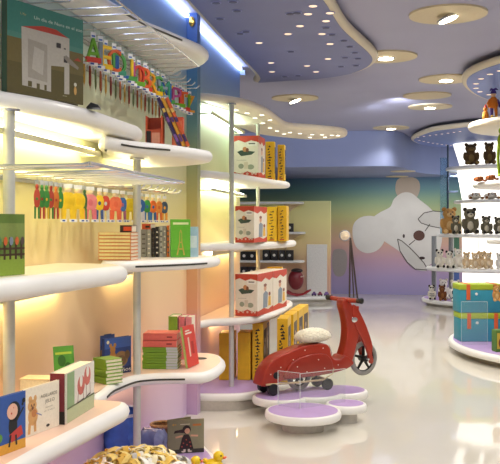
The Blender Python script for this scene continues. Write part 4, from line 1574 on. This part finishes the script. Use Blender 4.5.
YD = PY - .005
uD = thing('shelf_unit', 'far shelving unit with thin shelves against the pale rainbow panel', 'shelf unit', (0, 0, 0))
DL = []
for v, u1, dp in [(203, 304, .40), (233, 305.5, .40), (261.5, 304.5, .40)]:
    tip = py(u1, YD - .2)
    z = zat(v, dep(tip))
    x0 = py(232, YD).x
    lp = smooth_loop([(x0, YD, True), (x0, YD - dp, True), (tip.x - .35, YD - dp), (tip.x - .08, YD - dp * .92), (tip.x, YD - .2), (tip.x - .04, YD - .06), (tip.x - .12, YD, True)], 5)
    MB().rounded(lp, z - .022, z + .022, WHITE, WHITE).build('shelf', uD)
    DL.append((z + .022, tip))
    m = MB(mat('#c9b08c', .5))
    n = 10
    w_ = .36
    poly = [(-w_, 0), (0, 0)] + [(-w_ * math.sin(PI / 2 * k / n) * 1.0, -.36 * (1 - math.cos(PI / 2 * k / n)) ** .8) for k in range(1, n + 1)]
    if v < 250:
        m.T = Matrix.Translation((tip.x - .03, YD - .12, z - .02))
        m.prism(poly, 0, .1).build('bracket', uD)
tip = py(311, YD - .25)
lp = smooth_loop([(py(232, YD).x, YD, True), (py(232, YD).x, YD - .75, True), (tip.x - .5, YD - .78), (tip.x - .05, YD - .6), (tip.x + .38, YD - .42), (tip.x + .40, YD - .15), (tip.x + .3, YD, True)], 6)
MB().rounded(lp, .055, .115, WHITE, WHITE).build('base_shelf', uD)
MB(mat('#c9c2b8', .5)).prism_z([Vector((p.x - .06 if p.x > tip.x else p.x, min(YD, p.y + .06))) for p in lp], 0, .06).build('base', uD)


def dark_box(label, u0, u1, level, h, grp, dots=1, yoff=.33):
    z, _ = DL[level]
    p, q = py(u0, YD - yoff), py(u1, YD - yoff)
    w = q.x - p.x
    m = MB(mat('#1d1a1c', .4, var=.1)).rbox(0, w * .94, 0, .13, 0, h, .004, 1)
    m.mat(mat('#e9e4da', .5)).dot(w * .47, h * .5, w * .2, w * .2, -.0006)
    m.build('mug_box', None, V3(p, z + .001), 0, label=label, cat='box', group=grp)


dark_box('small black box with a white dot on the upper middle far shelf', 285.5, 293.5, 1, .155, None)
for k, (a, b2) in enumerate([(240.5, 248), (248.3, 256)]):
    dark_box('black white-dotted box on the far shelf, %s of the left pair' % ['left', 'right'][k], a, b2, 2, .16, 'black boxes on the far shelf')
for k, (a, b2) in enumerate([(262.5, 270.3), (270.8, 278), (278.6, 285.6), (286, 293.5)]):
    dark_box('black box with a white dot on the far shelf, %s of four' % ['leftmost', 'second', 'third', 'rightmost'][k], a, b2, 2, .19, 'black boxes on the far shelf')
DL.append((.116, tip))
# a box pile so that the dark boxes low down have something to stand on
for k, (a, b2) in enumerate([(240.5, 247.5), (248, 255.5)]):
    p, q = py(a, YD - .34), py(b2, YD - .34)
    w = q.x - p.x
    m = MB(mat('#1f1b1f', .4)).rbox(0, w * .94, 0, .16, 0, .52, .005, 1)
    m.mat(mat('#e9e4da', .5)).dot(w * .47, .44, w * .2, w * .2, -.0006).dot(w * .47, .25, w * .2, w * .2, -.0006)
    m.build('mug_box', None, V3(p, .117), 0, label='tall black box with white dots standing below the far shelf, %s one' % ['left', 'right'][k], cat='box', group='tall black boxes')
# dark red rocking toy
p = py(297, YD - .42)
RK = thing('rocking_toy', 'dark red rounded rocking toy on the far low shelf', 'rocking toy', V3(p, .117), -.1)
m = MB(mat('#7d1520', .3, coat=.4)).ball((-.02, 0, .30), (.145, .12, .19), 20, 14)
m.build('body', RK)
MB(mat('#241416', .4)).ball((.0, 0, .465), (.11, .10, .045), 16, 10).build('seat', RK)
for s in (-1, 1):
    MB(mat('#a02028', .3)).tube([(-.2, s * .09, .09), (-.1, s * .09, .035), (.02, s * .09, .018), (.13, s * .09, .04), (.24, s * .09, .115)], .018, 10).build('rocker', RK)
MB(mat('#d8cdbd', .4)).tube([(.1, -.11, .36), (.1, .11, .36)], .012, 8).build('handle', RK)
# white board leaning by the panel edge
p, q = py(306.8, YD - .06), py(327, YD - .06)
m = MB(mat('#eeece6', .4)).rbox(0, q.x - p.x, 0, .03, 0, .94, .005, 1)
o = m.build('white_board', None, V3(p, .117), 0, label='plain white board standing in front of the pale panel', cat='board')
for k, (u, cc, nm) in enumerate([(314, '#6a4a8a', 'purple'), (320, '#8f3a52', 'crimson'), (326.5, '#7a5aa0', 'violet')]):
    t = MB(mat(cc, .35)).rbox(-.055, .055, -.035, .035, .018, .06, .012, 2).rbox(-.028, .03, -.03, .03, .055, .095, .012, 2)
    t = t.build('toy_car', None, V3(py(u, YD - .33 + .02 * k), .1165), .3 * k, label='tiny %s toy car on the low shelf left of the handlebar' % nm, cat='toy car', sharp=50)
    t.scale = (.8, .8, .8)
    for sx in (-1, 1):
        for sy in (-1, 1):
            w = MB(BLACK)
            w.T = Matrix.Translation((sx * .032, sy * .036, .018)) @ Matrix.Rotation(PI / 2, 4, 'X')
            w.lathe([(.017, -.006), (.017, .006)], 12).build('wheel', t)
# round mirror on a tall leaning tripod before the mural
p = pd(349.5, 16.4)
TRP = thing('tripod_mirror', 'round mirror on tall thin dark legs in front of the mural', 'mirror', V3(p, 0))
zt = zat(238, 16.4)
m = MB(mat('#5b4c44', .4)).tube([(-.0, 0, 0), (.015, 0, zt)], .017, 8)
m.build('leg', TRP)
m = MB(mat('#5b4c44', .4)).tube([(.15, .06, 0), (.02, 0, zt)], .017, 8)
m.build('leg', TRP)
m = MB(mat('#6b5c54', .4)).tube([(.07, .25, 0), (.017, .01, zt)], .014, 8)
m.build('leg', TRP)
m = MB(mat('#b9b9c0', .3))
m.T = Matrix.Translation((-.09, -.03, zat(235.5, 16.4))) @ Matrix.Rotation(PI / 2, 4, 'X')
m.lathe([(.1, -.012), (.108, 0), (.1, .012)], 28)
g = m.build('mirror_rim', TRP)
m = MB(mat('#e6e6ee', .08, metal=.7, var=.02))
m.T = Matrix.Translation((-.09, -.043, zat(235.5, 16.4))) @ Matrix.Rotation(PI / 2, 4, 'X')
m.lathe([(.088, -.001), (.088, .001)], 28).build('glass', g)
MB(mat('#5b4c44', .4)).tube([(.015, 0, zt - .01), (-.03, -.02, zt + .03)], .012, 8).build('arm', TRP)

# ================================================================== PLUSH TOYS
PM = {}


def plush_meshes(kind):
    if kind in PM:
        return PM[kind]
    cols = {'brown': ('#5a4220', '#7d6334', '#4d3819'), 'panda': ('#e3dccb', '#e9e3d6', '#26231f'), 'cream': ('#ddc29a', '#ead9bc', '#c9a878'), 'white': ('#e9e4da', '#f1ece2', '#d9cfc0'),
            'tan': ('#bf8f4e', '#d9b47a', '#a87838'), 'raccoon': ('#6d6650', '#d9cfb4', '#2a2620'), 'chestnut': ('#6d3f1c', '#8d5a2c', '#4a2a12')}
    if kind not in cols:
        kind = 'brown'
    a, b, c = (mat(h, .9, var=.14, scale=70, bump=.5) for h in cols[kind])
    parts = {}
    m = MB(a)
    m.ball((0, 0, .36), (.26, .22, .34)).ball((0, -.03, .80), (.24, .22, .21))
    m.ball((-.26, -.14, .42), (.09, .10, .22)).ball((.26, -.14, .42), (.09, .10, .22))
    m.ball((-.19, -.27, .10), (.11, .22, .10)).ball((.19, -.27, .10), (.11, .22, .10))
    m.lathe([(.16, .58), (.17, .70)], 14)
    parts['body'] = fuse(m, .045)
    parts['ear'] = MB(c).ball((0, 0, 0), (.085, .05, .085), 12, 8).mesh('ear', 60)
    parts['muzzle'] = MB(b).ball((0, -.21, .75), (.12, .10, .09), 12, 8).mesh('muzzle', 60)
    parts['nose'] = MB(BLACK).ball((0, -.305, .78), (.035, .02, .025), 10, 6).mesh('nose', 60)
    parts['eye'] = MB(BLACK).ball((0, 0, 0), .024, 8, 6).mesh('eye', 60)
    parts['belly'] = MB(b).ball((0, -.10, .34), (.17, .14, .22), 12, 8).mesh('belly', 60)
    parts['foot'] = MB(c if kind in ('panda', 'raccoon') else b).ball((0, 0, 0), (.085, .04, .085), 12, 8).mesh('foot', 60)
    parts['patch'] = MB(c).ball((0, 0, 0), (.06, .03, .05), 10, 6).mesh('eye_patch', 60)
    PM[kind] = parts
    return parts


def fuse(m, vox):
    """join overlapping volumes into one continuous skin"""
    me = m.mesh('plush')
    o = bpy.data.objects.new('plush', me)
    COL.objects.link(o)
    md = o.modifiers.new('r', 'REMESH')
    md.mode = 'VOXEL'
    md.voxel_size = vox
    md.use_smooth_shade = True
    md = o.modifiers.new('s', 'SMOOTH')
    md.iterations = 4
    dg = bpy.context.evaluated_depsgraph_get()
    dg.update()
    r = bpy.data.meshes.new_from_object(o.evaluated_get(dg))
    bpy.data.objects.remove(o)
    if not r.materials:
        r.materials.append(m.ms[0])
    r.shade_smooth()
    return r


def bear(label, loc, h, kind, rotz=None, group='plush toys on the round shelves', cat='plush toy', name='plush_bear', tilt=0, wd=.86):
    P = plush_meshes(kind)
    o = use(P['body'], name, None, loc, TH * .8 if rotz is None else rotz, label=label, cat=cat, group=group)
    k = h / 1.06
    o.scale = (k * wd, k * wd, k)
    if tilt:
        o.rotation_euler.y = tilt
    for s in (-1, 1):
        use(P['ear'], 'ear', o, (s * .18, -.02, .97))
        use(P['foot'], 'foot', o, (s * .19, -.475, .105))
        if kind in ('panda', 'raccoon'):
            use(P['patch'], 'eye_patch', o, (s * .095, -.215, .85))
        use(P['eye'], 'eye', o, (s * .085, -.245, .86))
    use(P['muzzle'], 'muzzle', o)
    use(P['nose'], 'nose', o)
    use(P['belly'], 'belly', o)
    return o


LY = {}


def lying(label, loc, L, kind, rotz, group='plush toys on the round shelves'):
    """animal lying on its belly, seen from the front: broad low body, head on the paws"""
    cols = {'dog': ('#e6e0d4', '#8d5a2c'), 'rust': ('#a8602a', '#7d3c1a')}
    a, b = (mat(h, .9, var=.12, scale=70, bump=.5) for h in cols[kind])
    if kind not in LY:
        m = MB(a).ball((0, .1, .2), (.42, .35, .2)).ball((0, -.28, .26), (.2, .18, .17)).ball((-.36, -.25, .09), (.12, .2, .085)).ball((.36, -.25, .09), (.12, .2, .085)).ball((.0, -.1, .2), (.3, .25, .15))
        LY[kind] = dict(body=fuse(m, .04), ear=MB(b).ball((0, 0, 0), (.06, .05, .11), 10, 8).mesh('ear', 60), paw=MB(b).ball((0, 0, 0), (.10, .07, .085), 10, 8).mesh('paw', 60), eye=MB(BLACK).ball((0, 0, 0), .028, 8, 6).mesh('eye', 60),
                        nose=MB(BLACK).ball((0, -.46, .26), (.04, .025, .03), 8, 6).mesh('nose', 60))
    P = LY[kind]
    o = use(P['body'], 'plush_dog', None, loc, rotz, label=label, cat='plush toy', group=group)
    k = L / .96
    o.scale = (k, k, k)
    for s in (-1, 1):
        use(P['ear'], 'ear', o, (s * .19, -.26, .30))
        use(P['paw'], 'paw', o, (s * .36, -.44, .09))
        use(P['eye'], 'eye', o, (s * .08, -.435, .32))
    use(P['nose'], 'nose', o)
    return o


# ================================================================== FAR ROUND PLUSH STAND
CF = pd(512, 15.1)
UF = thing('display_stand', 'far round display stand with a glowing white core full of plush toys', 'display stand', V3(CF, 0), TH)


def ell(rx, ry, n=72):
    return [Vector((rx * math.cos(2 * PI * k / n), ry * math.sin(2 * PI * k / n))) for k in range(n)]


k15 = 15.1 / F
FL = []
for (tu, z, ry, th) in [(446.5, 2.44, .98, .06), (455, 1.853, .95, .05), (438, 1.258, 1.12, .055), (427, .675, 1.16, .06), (422.5, .12, 1.22, .07)]:
    rx = (512 - tu) * k15
    s = MB().rounded(ell(rx, ry), z - th, z, WHITE, LILAC if z < .2 else WHITE, inset=.02 if z < .2 else None, bulge=.7).build('shelf', UF)
    FL.append((rx, ry, z))
MB(mat('#b9b2a8', .5)).lathe([(1, 0), (1, .055)], 56, sx=FL[4][0] - .09, sy=1.12).build('base', UF)
LB = glow('#fffaf0', 1.25)
rr = lambda u: (512 - u) * k15
m = MB(LB)
prof = [(rr(463), .12), (rr(462.5), 1.2), (rr(461.5), 1.80), (rr(462.8), 1.852), (rr(457.5), 2.38), (rr(461), 2.438), (rr(453.5), 2.855)]
m.lathe(prof, 64, sx=1, sy=.62)
m.build('light_box', UF)
m = MB(mat('#8a8a88', .5))
for g in (math.radians(219), math.radians(262)):
    m.tube([(rr(463) * 1.004 * math.cos(g), rr(463) * 1.004 * .62 * math.sin(g), .14), (rr(462) * 1.004 * math.cos(g), rr(462) * 1.004 * .62 * math.sin(g), 1.8)], .004, 6)
m.build('seam', UF)
for u, dd in ((435.5, .12), (450, -.1)):
    m = MB(mat('#8f9398', .35, metal=.4)).lathe([(.045, .12), (.045, 1.22)], 14, (-(512 - u) * k15, dd, 0))
    m.build('post', UF)
m = MB(mat('#2f4f8f', .5)).box(-(512 - 453) * k15, -(512 - 463.5) * k15, .3, .33, .12, .66).mat(mat('#2c5a46', .5)).box(-(512 - 453) * k15, -(512 - 463.5) * k15, .3, .33, .68, 1.24)
m.build('back_panel', UF)
m = MB(mat('#26384f', .4)).lathe([(.018, 1.26), (.018, 2.85)], 10, (-(512 - 449.2) * k15, .1, 0))
m.build('thin_post', UF)
for z in (1.55, 2.0, 2.28):
    MB(mat('#7f93b8', .4)).box(-(512 - 450) * k15, -(512 - 459) * k15, .08, .3, z, z + .03).build('side_ledge', UF)
m = MB(clear('blue_glass', '#cfe3ee', .9)).box(-(512 - 441.5) * k15, -(512 - 449) * k15, .1, .108, 1.262, 2.62)
m.build('glass_panel', UF)


def onF(level, u, k=.72):
    rx, ry, z = FL[level]
    x = -(512 - u) * k15
    for _ in range(8):
        y = -k * ry * math.sqrt(max(0.02, 1 - min(.98, (x / rx) ** 2)))
        x = (u - 250) / F * (15.1 + y) - (512 - 250) / F * 15.1
    w = Matrix.Rotation(TH, 4, 'Z') @ Vector((x, y, 0))
    return Vector((CF.x + w.x, CF.y + w.y, z + .001)), 15.1 + y


def putF(level, u, hpx, kind, label, k=.76, **kw):
    p, d = onF(level, u, k)
    return bear(label, p, hpx * d / F, kind, **kw)


putF(0, 470.5, 22.5, 'brown', 'dark brown plush bear on the top far shelf, left one', wd=1.12, name='plush_bear')
putF(0, 489, 23, 'brown', 'dark brown plush bear on the top far shelf, right one')
for u, nm in ((475, 'left'), (491, 'right')):
    p, d = onF(1, u, .8)
    lying('white plush dog with brown paws lying on the second far shelf, %s one' % nm, p, .27, 'dog', TH * .8)
putF(2, 449, 27, 'tan', 'large tan plush monkey at the left end of the middle far shelf', k=.3, wd=1.12, name='plush_monkey')
putF(2, 455.5, 19, 'raccoon', 'dark masked plush in front of the tan monkey, left end of the middle far shelf', k=.86, name='plush_raccoon')
putF(2, 469.5, 27, 'raccoon', 'tall masked grey plush raccoon in the middle far shelf', k=.72, wd=1.0, name='plush_raccoon')
putF(2, 486, 19, 'raccoon', 'small masked plush raccoon right of the tall one', k=.82, wd=1.0, name='plush_raccoon')
putF(2, 498.5, 18, 'raccoon', 'masked plush raccoon at the right frame edge, middle far shelf', k=.82, wd=1.0, name='plush_raccoon')
row = [(439.5, 19, 'panda', 'black and white plush panda at the left end of the lower far shelf', .80, 'plush_panda'), (449.2, 18, 'panda', 'second plush panda from the left end of the lower far shelf', .80, 'plush_panda'),
       (458, 20, 'white', 'taller white plush bear right of the two pandas', .52, 'plush_bear'), (466.5, 17, 'cream', 'cream plush bear right of the tall white one', .74, 'plush_bear'), (474.8, 17, 'cream', 'cream plush bear in the middle of the lower far row', .84, 'plush_bear'),
       (481.5, 18, 'cream', 'cream plush bear peeping from behind its row on the lower far shelf', .62, 'plush_bear'), (488, 17.5, 'cream', 'second cream plush bear from the right frame edge', .84, 'plush_bear'), (499.6, 17, 'white', 'pale plush bear at the right frame edge, lower far shelf', .84, 'plush_bear')]
for u, h, kd, lb, kk, nm in row:
    putF(3, u, h, kd, lb, k=kk, name=nm, cat='plush toy')
o = putF(4, 431.5, 15, 'panda', 'striped black and cream plush tiger at the left of the bottom far shelf', k=.8, name='plush_tiger')
for z in (.28, .42, .9):
    MB(BLACK).tube([(.27 * math.cos(g) * (.8 if z > .7 else 1), -.02 + .235 * math.sin(g) * (.9 if z > .7 else 1), z) for g in [2 * PI * k / 20 for k in range(20)]], .025, 6, closed=True).build('stripe', o)
putF(4, 442, 16, 'chestnut', 'chestnut brown plush horse between the tiger and the spotted cow', k=.8, name='plush_horse')
putF(4, 455, 22, 'white', 'white plush cow with black patches beside the teal chests', k=.84, name='plush_cow')
o = bpy.data.objects['plush_cow']
m = MB(BLACK)
for c in [(-.12, -.2, .45), (.16, -.16, .30), (.18, -.1, .85), (-.2, -.33, .12)]:
    m.ball(c, (.10, .06, .11), 10, 7)
m.build('patches', o)
putF(4, 443.5, 21, 'white', 'white plush rabbit sitting behind the brown horse', k=.35, name='plush_rabbit')

# ================================================================== NEAR RIGHT STAND, CHESTS
CG = pd(560, 9.2)
UG = thing('display_stand', 'near right display stand of round white shelves, cut by the frame edge', 'display stand', V3(CG, 0), TH)
k9 = 9.2 / F
GL = []
for (tu, z, ry, th, nm) in [(470, 2.53, .85, .085, 'top_shelf'), (474, 1.87, .62, .06, 'shelf'), (488, 1.262, .6, .055, 'shelf'), (487, .635, .62, .055, 'shelf')]:
    rx = (560 - tu) * k9
    lp = ell(rx, ry)
    if z < .7:
        lp = [p + Vector((0, -.68)) for p in ell(rx * .93, .40)]
    MB().rounded(lp, z - th, z, CREAM if z > 2 else WHITE, WHITE).build(nm, UG)
    GL.append((rx, ry, z))
MB(POLE).lathe([(.05, .13), (.05, 2.5)], 20, (.1, .2, 0)).build('post', UG)
MB().rounded(ell((560 - 453) * k9, 1.55), .06, .13, WHITE, LILAC, inset=.03, bulge=.7).build('base_shelf', UG)
MB(mat('#a89c88', .5)).lathe([(1, 0), (1, .065)], 56, sx=(560 - 453) * k9 - .12, sy=1.42).build('base', UG)

TEAL = mat('#2f8fa6', .45, var=.05, scale=12)
LIME = mat('#a9bf2e', .45, var=.05)
ORNG = mat('#d9622c', .5)
pc_ = pd(460.3, 9.32)


def chest(label, z, dx, dz):
    C = thing('toy_chest', label, 'chest', V3(pc_ + Vector((dx, 0)), z), TH + dz)
    w, d, h = .475, .30, .312
    MB(TEAL).rbox(0, w, 0, d, 0, h * .80, .006, 2).build('box', C)
    MB(LIME).rbox(-.003, w + .003, -.003, d + .003, h * .80 + .001, h, .006, 2).build('lid', C)
    for x in (.075, .37):
        s = MB(ORNG).box(x, x + .042, -.0055, -.001, h * .45, h * .985)
        s.box(x, x + .042, -.004, d + .004, h, h + .0025).build('strap', C)
    c = MB(mat('#e9e9e4', .3))
    c.T = Matrix.Translation((.185, -.001, h * .66)) @ Matrix.Rotation(PI / 2, 4, 'X')
    c.lathe([(.016, 0), (.016, .006), (.008, .010)], 16)
    c.build('clasp', C)
    return C


chest('lower teal toy chest with a lime lid and orange straps', .132, 0, 0)
chest('upper teal toy chest stacked on the other, lime lid and orange straps', .132 + .3165, -.008, .01)
gq = pd(461.5, 9.05)
gd = thing('acrylic_guard', 'clear acrylic guard standing in front of the stacked teal chests', 'guard', V3(gq, .133), TH)
MB(ACRYL).box(0, .275, -.002, .002, 0, .46).build('panel', gd)
MB(mat('#dfe6e4', .15)).box(0, .275, -.0026, .0026, .46, .463).box(-.0015, 0, -.0026, .0026, 0, .46).box(.275, .2765, -.0026, .0026, 0, .46).build('edge', gd)
m = MB(mat('#4f7a2e', .5)).rbox(0, .13, 0, .1, 0, .22, .004, 1).mat(mat('#c9b03a', .5)).rect(.01, .12, .03, .19, -.0006).mat(mat('#7a3a24', .5)).dot(.06, .09, .035, .05, -.0009)
m.build('game_box', None, V3(pd(496.2, 8.55), .132), TH + .2, label='green and yellow box at the right frame edge before the chests', cat='box')

# jester doll on the top shelf
pj = pd(493.5, 8.85)
J = thing('jester_doll', 'jester doll in orange and purple on the top right shelf', 'doll', V3(pj, 2.531), TH)
J.scale = (.8, .8, .78)
OR, PU = mat('#e57f1e', .7), mat('#45307f', .7)
lp = [(.001, .12), (.05, .12), (.062, .16), (.05, .24), (.03, .27), (.001, .275)]
MB(OR).lathe(lp, 18, sx=1, sy=.7).build('torso', J)
MB(mat('#e8bf98', .6)).ball((0, 0, .305), (.035, .033, .037), 14, 10).build('head', J)
m = MB(PU).lathe([(.04, .315), (.034, .345), (.012, .375)], 16)
m.tube([(0, 0, .36), (.03, 0, .385), (.06, 0, .365)], [.022, .015, .004], 10).tube([(0, 0, .36), (-.03, 0, .378), (-.05, 0, .35)], [.022, .015, .004], 10)
m.build('hat', J)
for s in (-1, 1):
    MB(OR if s < 0 else PU).tube([(s * .045, 0, .235), (s * .075, -.01, .18), (s * .07, -.03, .13)], [.02, .016, .012], 10).build('arm', J)
    lg = MB(PU if s < 0 else OR).tube([(s * .025, 0, .14), (s * .03, -.02, .06), (s * .03, -.02, .012)], [.024, .02, .016], 10)
    lg = lg.build('leg', J)
    MB(mat('#d9b23a', .6)).ball((s * .03, -.035, .013), (.018, .035, .013), 10, 7).build('shoe', lg)
pj = pd(485.5, 8.95)
m = MB(mat('#e59a2e', .7)).lathe([(.03, 0), (.036, .03), (.022, .075), (.001, .085)], 14).ball((0, 0, .1), (.024, .022, .026), 12, 8)
o = m.build('finger_puppet', None, V3(pj, 2.531), TH, label='small amber puppet beside the jester doll', cat='doll')
MB(mat('#c9402e', .6)).lathe([(.022, .112), (.004, .15)], 12).build('hat', o)
# long-legged green plush dangling under the top shelf
H = pd(503, 8.9)
g = thing('hanging_frog', 'green plush with long dangling legs under the top right shelf', 'plush toy', V3(H, 2.395), TH)
GR = mat('#8fae1e', .8, var=.1)
MB(GR).ball((0, 0, -.10), (.06, .05, .085), 14, 10).ball((0, -.01, -.0), (.05, .045, .045), 14, 10).build('body', g)
for s in (-1, 1):
    l = MB(GR).tube([(s * .03 - .01, 0, -.14), (s * .03 - .022, 0, -.28), (s * .028 - .015, 0, -.40), (s * .028 - .012, -.01, -.455)], [.018, .016, .015, .016], 10).build('leg', g)
    MB(mat('#a9c43a', .8)).ball((s * .028 - .012, -.025, -.465), (.024, .045, .014), 10, 7).build('foot', l)
# plush on the tray, bear under the oval shelf
p = pd(479, 9.05)
lying('rust brown plush dog lying on the near tray shelf, left one', V3(p, 1.871), .13, 'rust', TH + .2)
p = pd(489, 8.78)
lying('rust brown plush dog lying on the near tray shelf, right one', V3(p + Vector((.02, 0)), 1.871), .13, 'rust', TH + .1)
bear('tan plush bear at the right frame edge on the oval shelf', V3(pd(496.5, 8.62), .636), .17, 'tan', name='plush_bear')
# ================================================================== LIGHT AND VIEW


def lamp(kind, loc, e, color, size=.3, rot=None, **k):
    ld = bpy.data.lights.new('extra_light', kind)
    ld.energy = e
    ld.color = color
    if kind == 'AREA':
        ld.shape = 'DISK'
        ld.size = size
    elif kind == 'SPOT':
        ld.spot_size = size
        ld.spot_blend = .7
        ld.shadow_soft_size = .12
    o = bpy.data.objects.new('extra_light', ld)
    COL.objects.link(o)
    o.location = loc
    if rot:
        o.rotation_euler = rot
    return o


# bare spots standing in for the hall's unseen ceiling lamps
for x, y in [(.3, 1.2), (.3, 3.2), (.6, 5.2), (-.3, 2.2), (1.9, 4.0), (2.2, 7.0), (.2, 11.5), (1.8, 12.5), (-.6, 4.4)]:
    lamp('SPOT', (x, y, 2.86), 60, (1, .95, .88), 2.5)
# spot for the soffit glow, then spots added to brighten soffit and mural
p = pd(378, 12.2)
lamp('SPOT', (p.x, p.y - 1.2, 2.9), 25, (.85, .9, 1), 1.7, (math.radians(72), 0, 0))
for x in (-2.6, 0, 2.2):
    lamp('SPOT', (x, 10.6, 2.9), 70, (.92, .94, 1), 2.2, (math.radians(62), 0, 0))
for x in (-.2, 1.0, 2.2):
    lamp('SPOT', (x, 15.6, 2.36), 75, (1, .96, .92), 2.5, (math.radians(30), 0, 0))
lamp('SPOT', (-2.2, 14.3, 2.9), 60, (1, .95, .85), 2.4)  # unseen spot added to brighten the partition and white board

w = bpy.data.worlds.new('world')
S.world = w
w.use_nodes = True
w.node_tree.nodes['Background'].inputs['Color'].default_value = (.95, .95, 1, 1)
w.node_tree.nodes['Background'].inputs['Strength'].default_value = .62
S.view_settings.view_transform = 'Standard'
S.view_settings.look = 'None'
S.view_settings.gamma = 1
S.view_settings.use_curve_mapping = False
S.view_settings.exposure = 0.08
S.cycles.use_denoising = True
S.cycles.max_bounces = 8
S.cycles.sample_clamp_indirect = 4
